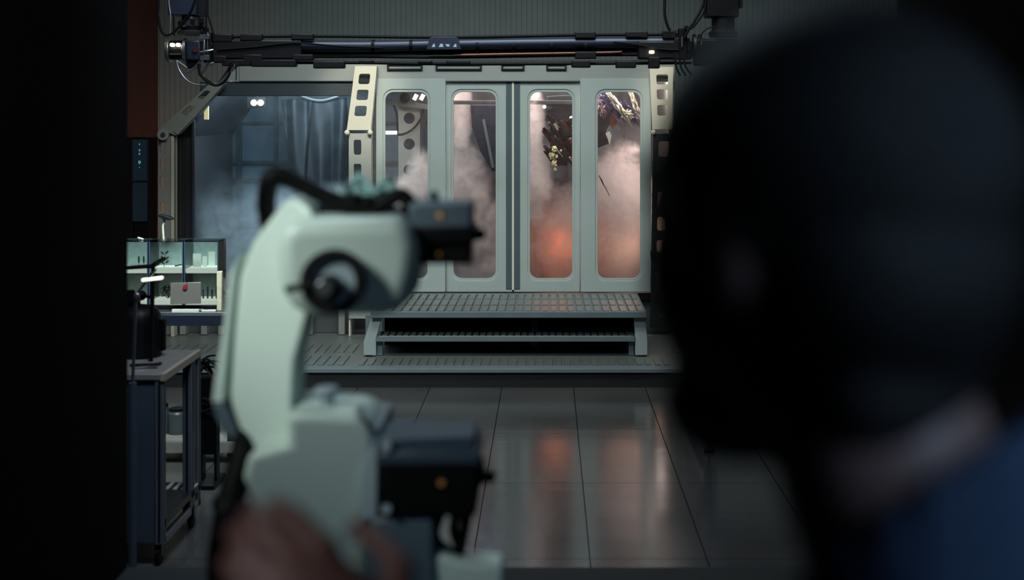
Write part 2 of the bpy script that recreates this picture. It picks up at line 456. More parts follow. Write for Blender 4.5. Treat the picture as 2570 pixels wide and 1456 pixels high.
MB().box(LX, CY+.6, .56, LX+.05, 15.5, EZ).prism([(LX, EZ), (LX+.05, EZ), (EX+.05, TZ), (EX, TZ)], CY+.15, 15.5).build('end_wall', mat('chamber_end_dark', (30, 32, 38), .6), ch)
# skirt below
q = MB().box(LX, CY+.12, .163, RX, CY+.2, .56)
q.build('skirt', mat('skirt_grey', (78, 80, 80), .6, var=.25, vscale=5), ch)
for px in (418, 452, 505, 548, 598, 770, 850):
    MB().box(X(px, CY), CY-.02, .163, X(px+16, CY), CY+.1, .56).build('skirt_post', M_GREYRIB, ch, bevel=.004)
MB().box(X(437, CY), CY-.04, .50, X(905, CY), CY+.12, .585).build('sill', M_WHITE2, ch, bevel=.01)
# side bay glass
MB().box(X(485, CY), CY+.03, .585, X(884, CY), CY+.045, Z(241, CY)).build('bay_glass', M_GLASSB, ch)
MB().box(X(440, CY), CY+.03, .585, X(482, CY), CY+.07, Z(345, CY)).box(X(440, CY), CY+.0, .585, X(447, CY), CY+.03, Z(345, CY)) \
    .box(X(460, CY), CY+.0, .585, X(463, CY), CY+.03, Z(345, CY)).box(X(481, CY), CY-.01, .585, X(485, CY), CY+.07, Z(300, CY)) \
    .build('dark_end_strip', mat('strip_brown_black', (34, 32, 36), .5), ch)
MB().pprism([(440, 345), (482, 300), (482, 345)], CY+.03, CY+.07).build('corner_infill', M_BLACK, ch)
# panels with tall windows
WY0, WY1 = 231, 699
def panel(name, pa, pb, wa, wb, Y, moved):
    o = MB().plate(pa, 197, pb, 733, wa-6, WY0-7, wb+6, WY1+6, .10, Y, Y+.03, 8).build(name, M_WHITE, ch, bevel=.004)
    MB().plate(wa-6.5, WY0-7.5, wb+6.5, WY1+6.5, wa, WY0, wb, WY1, .082, Y+.012, Y+.05, 8).build('window_frame', M_WHITE, o, bevel=.003)
    MB().box(X(wa-3, Y), Y+.03, Z(WY1+3, Y), X(wb+3, Y), Y+.036, Z(WY0-3, Y)).build('window_pane', M_GLASS, o)
    return o
panel('fixed_panel', 944, 1118, 967, 1073, CY-.03, 0)
d1 = panel('sliding_door', 1119, 1286, 1138, 1244, CY+.04, 1)
d2 = panel('sliding_door', 1289, 1456, 1330, 1436, CY+.04, 1)
panel('fixed_panel', 1457, 1634, 1500, 1607, CY-.03, 0)
YY = CY+.03
MB().box(X(1270, YY), YY, Z(725, YY), X(1284, YY), YY+.02, Z(197, YY)).build('edge_seal', M_STRIPE, d1)
MB().box(X(1291, YY), YY, Z(725, YY), X(1305, YY), YY+.02, Z(197, YY)).build('edge_seal', M_STRIPE, d2)
MB().box(X(1285, YY), YY-.012, Z(727, YY), X(1290, YY), YY+.02, Z(197, YY)).build('edge_strip', M_CREAM, d2)
# ribs
def quadlerp(c, u, v):        # c: tl, tr, br, bl in px
    a = (c[0][0]*(1-u)+c[1][0]*u, c[0][1]*(1-u)+c[1][1]*u); b = (c[3][0]*(1-u)+c[2][0]*u, c[3][1]*(1-u)+c[2][1]*u)
    return (a[0]*(1-v)+b[0]*v, a[1]*(1-v)+b[1]*v)
def holed(mb, c, holes, u0, u1, Y0, Y1, r=.012):
    # c quad tl tr br bl in pixels; holes list of (v0, v1); stacked cells, each with one rounded hole
    cuts = [0]+[(holes[i][1]+holes[i+1][0])/2 for i in range(len(holes)-1)]+[1]
    k = 5
    for i, (h0, h1) in enumerate(holes):
        def W(u, v):
            p = quadlerp(c, u, v); return (X(p[0], Y0), Z(p[1], Y0))
        ca = [W(1, cuts[i]), W(0, cuts[i]), W(0, cuts[i+1]), W(1, cuts[i+1])]
        hp = rrect(0, 0, 1, 1, .18, k)
        inner = [W(u0+(u1-u0)*a, h1+(h0-h1)*b) for a, b in hp]
        mb.ring([ca[j//k] for j in range(4*k)], inner, Y0, Y1)
    return mb
rb = holed(MB(), [(891, 166), (946, 166), (931, 327), (870, 327)], [(.12, .28), (.37, .53), (.62, .78)], .24, .73, CY-.16, CY-.13).build('rib', M_CREAM, ch, bevel=.003)
MB().pprism([(891, 166), (893, 166), (872, 327), (870, 327)], CY-.13, CY-.04).pprism([(944, 166), (946, 166), (931, 327), (929, 327)], CY-.13, CY-.04).build('rib_flange', M_CREAM, rb)
for px in (871, 929): MB().ball(P(px, 333, CY-.17), .027, n=14, m=8).build('hinge', M_CREAM, rb, smooth=True)
r2 = holed(MB(), [(875, 335), (932, 335), (932, 800), (875, 800)], [(.035, .115), (.165, .24), (.32, .40), (.48, .56), (.64, .72), (.8, .88)], .22, .55, CY-.14, CY-.11).build('rib', mat('rib_lower_paint', (176, 176, 168), .45), ch, bevel=.003)
MB().box(X(924, CY-.13), CY-.13, .163, X(932, CY-.13), CY-.03, Z(335, CY-.13)).box(X(875, CY-.13), CY-.12, .163, X(879, CY-.13), CY-.03, Z(335, CY-.13)).build('rib_flange', M_CREAM, r2)
rb = holed(MB(), [(1630, 168), (1690, 168), (1688, 325), (1637, 325)], [(.12, .28), (.36, .52), (.61, .78)], .28, .78, CY-.16, CY-.13).build('rib', M_CREAM, ch, bevel=.003)
MB().ball(P(1640, 332, CY-.17), .025, n=14, m=8).build('hinge', M_CREAM, rb, smooth=True)
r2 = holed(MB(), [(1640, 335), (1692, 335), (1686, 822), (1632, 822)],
           [(.04, .12), (.17, .25), (.3, .38), (.43, .5), (.55, .61), (.73, .80), (.84, .89), (.92, .97)], .25, .78, CY-.14, CY-.09).build('rib', M_DSTEEL, ch, bevel=.003)  # darker metal puts the shade on the lower right rib into its colour
MB().pprism([(1634, 632), (1698, 632), (1698, 648), (1634, 648)], CY-.18, CY-.08).build('rib_collar', M_BLACK, r2, bevel=.004)
for py in (705, 745, 785): MB().box(X(1655, CY), CY-.06, Z(py+8, CY), X(1678, CY), CY-.03, Z(py+4, CY)).cyl(P(1666, py-8, CY-.05), P(1666, py+14, CY-.05), .014, 8).build('turnbuckle', M_CREAM, r2)
# far left rib: post and slanting brace
r3 = holed(MB(), [(397, 335), (438, 335), (438, 800), (397, 800)], [(.05, .11), (.14, .2), (.23, .30), (.37, .43), (.55, .62), (.75, .82)], .12, .48, CY-.12, CY-.09).build('rib', M_GREYRIB, ch, bevel=.003)
MB().box(X(430, CY-.12), CY-.135, .163, X(438, CY-.12), CY-.02, Z(340, CY-.12)).build('rib_flange', mat('flange_pale', (196, 190, 170), .5), r3)
r4 = holed(MB(), [(531, 205), (561, 210), (440, 340), (398, 325)], [(.17, .33), (.48, .66)], .22, .62, CY-.16, CY-.12).build('brace', M_GREYRIB, ch, bevel=.003)
MB().pprism([(551, 205), (563, 211), (446, 338), (436, 330)], CY-.17, CY-.05).build('brace_flange', M_GREYRIB, r4)
MB().cyl(P(409, 338, CY-.19), P(409, 338, CY-.1), .055, 24).build('pivot', M_GREYRIB, r4, bevel=.004)
MB().cyl(P(409, 338, CY-.205), P(409, 338, CY-.19), .022, 16).build('pivot_bolt', M_DSTEEL, r4)

# ------------------------------------------------ inside the chamber
t = thing('twin_lamp_reflection', 'twin round glowing discs standing in for a lamp reflection in the blue side glass', 'lamp', P(645, 262, 14.0))  # glowing discs added where the side glass mirrors the gripper's work lights
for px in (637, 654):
    MB().cyl(P(px, 258, 13.96), P(px, 258, 14.02), .032, 20).build('glow_disc', M_LAMP, t, smooth=True)
MB().box(X(622, 14.05), 14.02, Z(272, 14), X(668, 14.05), 14.1, Z(244, 14)).cyl(P(645, 244, 14.06), P(645, 168, 14.06), .012, 8).build('disc_housing', M_BLACK, t)
t = MB().box(X(512, 13.45), 13.45, Z(300, 13.45), X(523, 13.45), 13.47, Z(266, 13.45)).build('strip_light', mat('amber_strip', (250, 225, 160), .5, emit=(235, 205, 140), estr=1.0))
tag(t, 'small amber vertical strip light near the slanting brace behind glass', 'lamp')
t = thing('light_stand', 'thin black light stand with a drooping bar behind the side glass', 'stand', P(765, 640, 14.2))
MB().tube([P(765, 640, 14.2), P(768, 430, 14.2), P(781, 250, 14.2)], .016, 8).build('pole', M_BLACK, t)
MB().tube([P(757, 243, 14.2), P(784, 252, 14.2), P(812, 254, 14.2), P(850, 244, 14.2)], .02, 8).build('bar', M_BLACK, t)
# draped plastic sheet
def sheet(name, pts_top, pts_bot, Y, mtl, amp=.05, nx=60, nz=30, fold=9):
    vs = []; fs = []
    for j in range(nz+1):
        v = j/nz
        for i in range(nx+1):
            u = i/nx
            px = (pts_top[0]*(1-u)+pts_top[2]*u)*(1-v)+(pts_bot[0]*(1-u)+pts_bot[2]*u)*v
            py = (pts_top[1]*(1-u)+pts_top[3]*u)*(1-v)+(pts_bot[1]*(1-u)+pts_bot[3]*u)*v
            p = P(px, py, Y)
            p.y += amp*math.sin(fold*u*6.28+2*v)+amp*.5*math.sin(23*u+5*v)
            vs.append(p); vs
    for j in range(nz):
        for i in range(nx):
            a = j*(nx+1)+i; fs.append((a, a+1, a+nx+2, a+nx+1))
    mb = MB(); mb.add(vs, fs)
    o = mb.build(name, mtl, smooth=True)
    s = o.modifiers.new('thickness', 'SOLIDIFY'); s.thickness = .004
    return o
M_DRAPE = mat('dark_drape', (22, 27, 34), .6)
tag(sheet('plastic_drape', (700, 250, 870, 245), (735, 480, 880, 500), 14.75, M_DRAPE, .06, fold=3), 'dark hanging sheet with soft folds behind the side glass', 'sheet')

t = thing('machine_column', 'grey machine column with round holes behind the first window', 'machine', P(1027, 560, 14.6))
def holeplate(mb, cx, cy, hw, hh, rp, Y0, Y1):
    k = 8; w_ = [P(cx+hw, cy-hh, Y0), P(cx-hw, cy-hh, Y0), P(cx-hw, cy+hh, Y0), P(cx+hw, cy+hh, Y0)]
    c = P(cx, cy, Y0); r = rp*Y0/F; inner = []
    for i in range(32):
        a = math.radians(0+90*(i//8)+90*(i % 8)/8); inner.append((c.x+r*math.cos(a), c.z+r*math.sin(a)))
    mb.ring([(w_[i//8].x, w_[i//8].z) for i in range(32)], inner, Y0, Y1)
q = MB()
for cy_ in (297, 362, 427): holeplate(q, 1027, cy_, 27, 32.5, 14, 14.4, 14.44)
q.box(X(1000, 14.4), 14.4, .56, X(1054, 14.4), 14.44, Z(459, 14.4)).build('perforated_plate', M_GREYRIB, t, bevel=.003)
MB().box(X(1004, 14.5), 14.5, .56, X(1050, 14.5), 14.8, Z(270, 14.5)).build('column_body', M_NAVY, t)
MB().pprism([(966, 245), (1075, 262), (1075, 275), (966, 262)], 14.3, 14.4).build('cross_rail', M_STEEL, t)
MB().ball(P(1016, 246, 14.25), .055, n=16, m=10).build('black_ball_head', M_RUBBER, t, smooth=True)
MB().tube([P(1062, 275, 14.35), P(1055, 300, 14.3), P(1035, 325, 14.3), P(1008, 338, 14.3), P(990, 335, 14.3)], .012, 8).build('hose', M_RUBBER, t)
MB().tube([P(988, 265, 14.35), P(996, 290, 14.3), P(998, 330, 14.3)], .012, 8).build('hose', M_RUBBER, t)
t = MB().tube([P(968, 333, 14.1), P(996, 333, 14.1)], .018, 12).build('tube_lamp', M_LAMP)
tag(t, 'short bright white tube lamp at the left of the first window', 'lamp')
for i, (px, lb) in enumerate(((1042, 'tilted small spotlight nearer the black ball in the first window'), (1059, 'tilted small spotlight at the right corner of the first window'))):
    t = MB().cyl(P(px-3, 251, 14.2), P(px+4, 237, 14.2), .022, 14).build('spotlight', M_LAMPW); tag(t, lb, 'lamp', 'spotlights behind the first window')
# dark jointed machine seen through second and third window
t = thing('test_rig', 'dark tilted machine rig hanging in the smoke behind the doors', 'machine', P(1290, 260, 14.7))
MB().pbox(1120, 252, 1460, 262, 13.62, 13.7).build('top_rail', M_DSTEEL, t, bevel=.005)
MB().pprism([(1180, 262), (1250, 262), (1250, 430), (1235, 430), (1205, 380), (1185, 320)], 13.62, 13.9).build('main_body', mat('rig_blue_black', (36, 38, 50), .35, .4, var=.5, vscale=12), t, bevel=.01)
MB().pprism([(1210, 300), (1216, 298), (1240, 420), (1234, 422)], 13.57, 13.61).build('push_rod', M_STEEL, t)
MB().pprism([(1372, 240), (1450, 236), (1450, 262), (1372, 268)], 13.72, 14.0).pprism([(1370, 275), (1450, 262), (1450, 296), (1368, 305)], 13.72, 14.0).build('black_module', mat('module_black_green', (14, 26, 28), .3, .2), t, bevel=.01)
for px, py in ((1366, 268), (1434, 296)): MB().ball(P(px, py, 13.7), .02, n=10, m=6).build('indicator_bulb', M_LAMPW, t)
# ragged panel of copper and soot strips
t = thing('shredded_panel', 'torn panel of dark and copper strips behind the third window', 'debris', P(1415, 350, 14.2))
M_SOOT = mat('soot_strip', (22, 14, 18), .35, .3); M_COP = mat('copper_strip', (112, 52, 38), .35, .8); M_FOIL = mat('pale_foil', (216, 204, 190), .25, .8)
rr = random.Random(4)
for k in range(130):
    px = 1372+rr.random()*85; py = 305+rr.random()*100
    if py > 400-(1450-px)*.2+15: continue
    if px < 1385 and py < 330: px += 10
    L = 12+rr.random()*26; Yd = 13.55+rr.random()*.12
    m_ = M_SOOT if rr.random() < .66 else (M_COP if rr.random() < .72 else M_FOIL)
    MB().bar(P(px-L*.35, py-L*.5, Yd), P(px+L*.35, py+L*.5, Yd+.05), .012+rr.random()*.022, .012).build('strip', m_, t)
YF = 13.5
for k_, (px, py, r) in enumerate(((1392, 374, 8), (1385, 391, 7), (1397, 393, 4), (1390, 410, 8), (1393, 425, 4), (1408, 378, 3))):
    q = MB(); c = P(px, py, YF)
    vs = []
    for j in range(9):
        for i in range(12):
            d = Vector((math.sin(math.pi*j/8)*math.cos(6.2832*i/12), math.sin(math.pi*j/8)*math.sin(6.2832*i/12), math.cos(math.pi*j/8)))
            vs.append(c+d*r*YF/F*(.5+1.3*abs(_noise.noise(d*2.2+Vector((k_*3.3, 0, 0))))+.25*rr.random()))
    q.add(vs, [(j*12+i, (j+1)*12+i, (j+1)*12+(i+1) % 12, j*12+(i+1) % 12) for j in range(8) for i in range(12)])
    q.build('pale_fragment', mat('yellow_fragment', (196, 186, 134), .5), t)
MB().ball(P(1418, 345, 13.86), .17, .1, .16, n=16, m=10).ball(P(1412, 392, 13.82), .09, .07, .10, n=16, m=10).build('core', M_SOOT, t)
# crumpled foil wrap in the last window
t = thing('crumpled_foil', 'crumpled silver and violet foil wrap at the top of the fourth window', 'foil', P(1550, 260, 14.1))
def ribbon(pts, wid, mtl, name, yoff=0):
    vs = []; fs = []; n = len(pts)
    pw = [P(a, b, 14.0+yoff) for a, b in pts]
    q = []
    for i in range(n-1):
        a = pw[max(i-1, 0)]; b = pw[i]; c = pw[i+1]; d = pw[min(i+2, n-1)]
        for k in range(6):
            s_ = k/6; q.append(0.5*((2*b)+(c-a)*s_+(2*a-5*b+4*c-d)*s_*s_+(3*b-a-3*c+d)*s_**3))
    q.append(pw[-1]); m_ = len(q)
    for i, p in enumerate(q):
        d = (q[min(i+1, m_-1)]-q[max(i-1, 0)]).normalized(); nrm = Vector((d.z, 0, -d.x))
        ww = wid*(.55+.45*math.sin(math.pi*(i+.3)/m_))
        for j in range(7):
            u = j/6-.5
            vs.append(p+nrm*ww*u+Vector((0, .05*math.sin(i*1.3+j*2.1)*.5+.04*math.cos(u*5), 0)))
    for i in range(m_-1):
        for j in range(6): a = i*7+j; fs.append((a, a+1, a+8, a+7))
    o = MB().add(vs, fs).build(name, mtl, t, smooth=True)
    s_ = o.modifiers.new('thickness', 'SOLIDIFY'); s_.thickness = .006
M_VIO = mat('violet_foil', (92, 84, 130), .25, .7, var=.4, vscale=20); M_SIL = mat('silver_foil', (222, 216, 198), .3, .5)
from mathutils import noise as _noise
def crumple(cx, cy, rx, ry, mtl, name, seed, Y=13.75, rot=0.0):
    n, m_ = 44, 30; vs = []; c = P(cx, cy, Y); s_ = Y/F
    M_ = Matrix.Rotation(rot, 3, 'Y')
    for j in range(m_+1):
        ph = math.pi*j/m_
        for i in range(n):
            th = 2*math.pi*i/n
            d = Vector((math.sin(ph)*math.cos(th), math.sin(ph)*math.sin(th), math.cos(ph)))
            v = abs(_noise.noise(d*2.6+Vector((seed, 0, 0))))*1.1+abs(_noise.noise(d*6+Vector((0, seed, 0))))*.28
            d = Vector((d.x*rx*s_, d.y*.10, d.z*ry*s_))*(.62+v)
            vs.append(c+M_ @ d)
    fs = [(j*n+i, (j+1)*n+i, (j+1)*n+(i+1) % n, j*n+(i+1) % n) for j in range(m_) for i in range(n)]
    return MB().add(vs, fs).build(name, mtl, t, smooth=True)
M_PNK = mat('pink_foil', (170, 140, 150), .3, .6, var=.3, vscale=25)
crumple(1536, 262, 16, 44, M_VIO, 'violet_fold', 3.1, 13.8, -.75)
crumple(1578, 282, 12, 30, M_VIO, 'violet_fold', 5.7, 13.85, -.6)
crumple(1548, 262, 7, 48, M_SIL, 'silver_fold', 8.3, 13.66, -.62)
crumple(1594, 262, 6, 42, M_SIL, 'silver_fold', 1.9, 13.66, -.35)
crumple(1574, 288, 14, 10, M_SIL, 'silver_fold', 4.4, 13.7, .2)
crumple(1508, 272, 9, 26, M_PNK, 'pink_fold', 2.2, 13.7, -.4)
MB().pprism([(1500, 290), (1515, 265), (1534, 275), (1540, 300), (1522, 330), (1530, 360), (1500, 372)], 13.72, 13.9).build('burnt_core', M_SOOT, t, bevel=.01)
MB().pprism([(1536, 282), (1550, 305), (1538, 325), (1530, 312)], 13.66, 13.7).build('copper_patch', M_COP, t)
MB().pprism([(1520, 335), (1530, 330), (1535, 340), (1530, 365), (1526, 350)], 13.62, 13.68).build('pale_shard', M_SIL, t)
sh = MB()
for a, b_, c_, d_ in ((1503, 440, 1518, 470), (1518, 468, 1530, 492), (1508, 448, 1514, 462)):
    sh.bar(P(a, b_, 13.55), P(c_, d_, 13.55), .012, .01)
tag(sh.build('flying_splinter', M_FOIL), 'thin bright splinter flying across the smoke in the fourth window', 'debris')

# ------------------------------------------------ smoke
def smoke(name, box, blobs, dens, col, amp, nscale, label, detail=5, soft=.38, thin=.10):
    m = bpy.data.materials.new(name+'_volume'); m.use_nodes = True
    T = m.node_tree; T.nodes.clear()
    out = T.nodes.new('ShaderNodeOutputMaterial')
    tc = T.nodes.new('ShaderNodeTexCoord')
    tot = None
    for c, r in blobs:
        s_ = T.nodes.new('ShaderNodeVectorMath'); s_.operation = 'SUBTRACT'; s_.inputs[1].default_value = c
        T.links.new(tc.outputs['Object'], s_.inputs[0])
        d_ = T.nodes.new('ShaderNodeVectorMath'); d_.operation = 'DIVIDE'; d_.inputs[1].default_value = r
        T.links.new(s_.outputs[0], d_.inputs[0])
        l_ = T.nodes.new('ShaderNodeVectorMath'); l_.operation = 'LENGTH'; T.links.new(d_.outputs[0], l_.inputs[0])
        v = mathn('SUBTRACT', 1.0, l_.outputs['Value'], T=T)
        tot = v if tot is None else mathn('MAXIMUM', tot, v, T=T)
    n = T.nodes.new('ShaderNodeTexNoise'); n.inputs['Scale'].default_value = nscale; n.inputs['Detail'].default_value = detail
    n.inputs['Roughness'].default_value = .6; n.inputs['Distortion'].default_value = .4
    T.links.new(tc.outputs['Object'], n.inputs['Vector'])
    a_ = mathn('ADD', tot, mathn('MULTIPLY', mathn('SUBTRACT', n.outputs['Fac'], .5, T=T), amp, T=T), T=T)
    mr = T.nodes.new('ShaderNodeMapRange'); mr.interpolation_type = 'SMOOTHSTEP'
    mr.inputs[1].default_value = 0.0; mr.inputs[2].default_value = soft; mr.inputs[3].default_value = thin; mr.inputs[4].default_value = dens
    T.links.new(a_, mr.inputs[0])
    vs = T.nodes.new('ShaderNodeVolumePrincipled')
    vs.inputs['Color'].default_value = (*col, 1)
    vs.inputs['Anisotropy'].default_value = .1
    n2 = T.nodes.new('ShaderNodeTexNoise'); n2.inputs['Scale'].default_value = nscale*2.6; n2.inputs['Detail'].default_value = 3
    n2.inputs['Distortion'].default_value = 1.2
    T.links.new(tc.outputs['Object'], n2.inputs['Vector'])
    m2 = T.nodes.new('ShaderNodeMapRange'); m2.inputs[1].default_value = .36; m2.inputs[2].default_value = .66
    m2.inputs[3].default_value = .12; m2.inputs[4].default_value = 1.6
    T.links.new(n2.outputs['Fac'], m2.inputs[0])
    T.links.new(mathn('MULTIPLY', mr.outputs[0], m2.outputs[0], T=T), vs.inputs['Density'])
    T.links.new(vs.outputs[0], out.inputs['Volume'])
    o = (MB().box(*box) if len(box) == 6 else MB().prism(box[0], box[1], box[2])).build(name, m)
    tag(o, label, 'smoke', kind='stuff')
    return o
def B(px, py, rx, ry, Y=14.0, ry_depth=.5):
    p = P(px, py, Y); s_ = Y/F
    return ((p.x, p.y, p.z), (rx*s_, ry_depth, ry*s_))
smoke('smoke_cloud', (X(905, 13.3), 13.32, .57, RX-.06, 15.3, TZ-.02),
      [B(1156, 300, 32, 150, 13.85, .3), B(1160, 500, 80, 160, 13.9, .5), B(1215, 640, 190, 150, 14.0, .6),
       B(1035, 520, 100, 90, 13.9, .5), B(1060, 430, 45, 60, 13.8, .3), B(1342, 310, 30, 140, 13.75, .3), B(1345, 450, 48, 130, 13.8, .4),
       B(1425, 600, 130, 150, 14.1, .6), B(1545, 520, 105, 170, 14.0, .5), B(1580, 640, 130, 130, 14.0, .5)],
      8.0, (.94, .83, .81), 1.35, 4.0, 'dense pinkish smoke billowing behind the chamber doors')
HR = X(903, 13.3)
smoke('blue_haze', ([(LX+.06, .57), (HR, .57), (HR, TZ-.02), (EX+.08, TZ-.02), (LX+.06, EZ-.05)], 13.32, 15.3),
      [B(540, 660, 210, 230, 14.2, .9), B(700, 620, 260, 210, 14.2, .9), B(840, 520, 80, 80, 13.7, .4)],
      1.5, (.9, .97, 1.0), .7, 2.0, 'thin blue haze low behind the side glass', soft=.8, thin=.02)

# =================================================================== OVERHEAD RIG
GY = 10.5
t = thing('overhead_bar', 'long black bundle of horizontal tubes and sleeves held by two ceiling grippers', 'rig bar', P(1130, 128, GY))
def hb(name, pts, r, m_, Y=GY, n=12): return MB().tube([P(a, b, Y) for a, b in pts], r, n).build(name, m_, t, smooth=True)
hb('upper_rod', [(540, 93), (800, 91), (1130, 94), (1450, 88), (1700, 87)], .012, M_RUBBER)
hb('main_tube', [(530, 114), (900, 116), (1130, 112), (1400, 108), (1720, 106)], .042, M_NAVY)
hb('main_tube', [(530, 130), (900, 128), (1130, 128), (1400, 124), (1735, 122)], .034, M_BLACK, GY+.06)
hb('lower_rod', [(560, 143), (900, 142), (1130, 144), (1500, 138), (1735, 138)], .012, M_RUBBER)
hb('lower_rod', [(600, 158), (900, 158), (1130, 161), (1500, 160), (1735, 158)], .011, M_RUBBER)
hb('cable', [(545, 125), (640, 118), (740, 108), (850, 116), (960, 120)], .007, M_RUBBER, GY-.06)
hb('cable', [(1540, 106), (1600, 112), (1660, 124), (1730, 126)], .007, M_RUBBER, GY-.06)
hb('copper_tube', [(1140, 139), (1300, 136), (1500, 133), (1560, 131)], .012, mat('copper_pipe_dark', (92, 60, 50), .35, .6), GY-.02)
for a, b_, y0, y1 in ((535, 585, 86, 106), (605, 660, 86, 103), (733, 788, 85, 101), (1443, 1495, 80, 97), (1570, 1625, 79, 95), (1662, 1697, 77, 98),
                      (612, 660, 137, 155), (735, 788, 137, 152), (788, 866, 154, 172), (560, 632, 150, 166), (632, 745, 150, 168), (1050, 1085, 152, 160),
                      (903, 937, 151, 160), (1121, 1180, 152, 162), (1434, 1482, 152, 170), (1443, 1496, 130, 148), (1545, 1596, 153, 171), (1627, 1655, 143, 172), (537, 570, 140, 158), (1690, 1730, 96, 150)):
    Yc = GY-.01
    MB().box(X(a, Yc), Yc-.045, Z(y1, Yc), X(b_, Yc), Yc+.045, Z(y0, Yc)).build('sleeve', M_BLACK, t, bevel=.008)
MB().box(X(535, GY), GY-.05, Z(150, GY), X(760, GY), GY+.05, Z(100, GY)).build('end_block', M_BLACK, t, bevel=.015)
MB().box(X(1600, GY), GY-.05, Z(150, GY), X(1735, GY), GY+.05, Z(103, GY)).build('end_block', M_BLACK, t, bevel=.015)
for px in (937, 1032, 1198, 1290, 1384, 1470):
    MB().tube([P(px-4, 115, GY), P(px+4, 115, GY)], .047, 16).build('band', M_RUBBER, t, smooth=True)
pl = MB().pprism([(1070, 124), (1078, 96), (1086, 92), (1142, 92), (1150, 97), (1158, 124)], GY-.07, GY-.045).build('name_plate', M_NAVY, t, bevel=.003)
q = MB(); M_MARK = mat('pale_blue_print', (150, 178, 186), .6)
Yn = GY-.072
for a in (1088, 1142): q.pprism([(a-5, 118), (a, 110), (a+3, 110), (a+4, 118)], Yn, Yn+.002)
q.pprism([(1101, 118), (1105, 110), (1111, 110), (1113, 118)], Yn, Yn+.002).pprism([(1117, 111), (1128, 111), (1128, 117), (1122, 117)], Yn, Yn+.002)
q.build('plate_marks', M_MARK, pl)
MB().box(X(1630, GY-.1), GY-.1, Z(134, GY-.1), X(1642, GY-.1), GY-.06, Z(127, GY-.1)).build('status_light', M_LAMP, t, bevel=.004)

# left gripper
t = thing('ceiling_gripper', 'dark robotic gripper hanging from the ceiling at the left end of the bar', 'robot gripper', P(475, 0, GY))
MB().box(X(430, GY), GY-.1, Z(40, GY), X(501, GY), GY+.12, 5.2).build('column', M_NAVY, t, bevel=.006)
MB().box(X(502, GY), GY-.05, Z(41, GY), X(519, GY), GY+.06, 5.2).build('cable_duct', M_BLACK, t)
c = P(480, 90, GY)
MB().lathe([(.05, 0), (.10, .005), (.105, .03), (.075, .045), (.085, .06), (.10, .075), (.10, .11), (.075, .12), (.07, .155)], (c.x, c.y, c.z)).build('rotary_joint', M_DSTEEL, t, smooth=True)
for k in range(8):
    a = k*math.pi/4
    MB().box(c.x+.03+.085*math.cos(a)-.015, c.y+.085*math.sin(a)-.015, c.z+.02+.01*k, c.x+.03+.085*math.cos(a)+.02, c.y+.085*math.sin(a)+.015, c.z+.06+.011*k).build('cover_lug', M_RUBBER, t, bevel=.004)
def disc(px0, px1, py, r, m_, nm, Y=GY): return MB().cyl(P(px0, py, Y), P(px1, py, Y), r, 32).build(nm, m_, t, bevel=.003)
disc(420, 429, 124, .098, M_STEEL, 'flange')
disc(463, 471, 128, .098, M_STEEL, 'flange')
disc(429, 463, 126, .075, M_BLACK, 'wrist_drum')
MB().box(X(434, GY), GY-.1, Z(139, GY), X(461, GY), GY-.07, Z(135, GY)).build('drum_slot', M_STEEL, t)
for a, b_ in ((436, 446), (451, 460)):
    MB().box(X(a, GY), GY-.115, Z(118.5, GY), X(b_, GY), GY-.07, Z(110, GY)).build('work_light', M_LAMP, t, bevel=.008)
MB().box(X(473, GY), GY-.07, Z(152, GY), X(508, GY), GY+.07, Z(103, GY)).build('wrist_body', M_NAVY, t, bevel=.01)
MB().cyl(P(490, 125, GY-.085), P(490, 125, GY-.06), .02, 16).build('lens', mat('dark_red_lens', (70, 26, 28), .3), t)
MB().tube([P(502, 131, GY-.1), P(520, 128, GY-.1), P(535, 125, GY-.09)], .008, 8).build('clamp_rod', M_STEEL, t)
MB().box(X(509, GY), GY-.09, Z(100, GY), X(532, GY), GY-.06, Z(88, GY)).box(X(509, GY), GY-.09, Z(152, GY), X(532, GY), GY-.06, Z(140, GY)) \
    .cyl(P(513, 95, GY-.075), P(513, 145, GY-.075), .008, 10).cyl(P(521, 80, GY-.075), P(521, 160, GY-.075), .004, 8).build('jaw', M_STEEL, t, bevel=.004)
MB().box(X(515, GY), GY-.06, Z(158, GY), X(534, GY), GY+.06, Z(82, GY)).build('jaw_block', M_BLACK, t, bevel=.006)
for pts in (((470, 182), (490, 170), (503, 152)), ((497, 188), (512, 178), (522, 164), (538, 158))):
    MB().tube([P(a, b_, GY-.05) for a, b_ in pts], .013, 8).build('curved_finger', M_STEEL, t, smooth=True)
MB().box(X(468, GY), GY-.02, Z(172, GY), X(500, GY), GY+.06, Z(150, GY)).build('finger_mount', M_BLACK, t, bevel=.01)
CAB = []
def cables(lst, prefix_y):
    for pts, r, m_ in lst:
        MB().tube([P(a, b_, prefix_y) for a, b_ in pts], r, 8, 6).build('cable', m_, t, smooth=True)
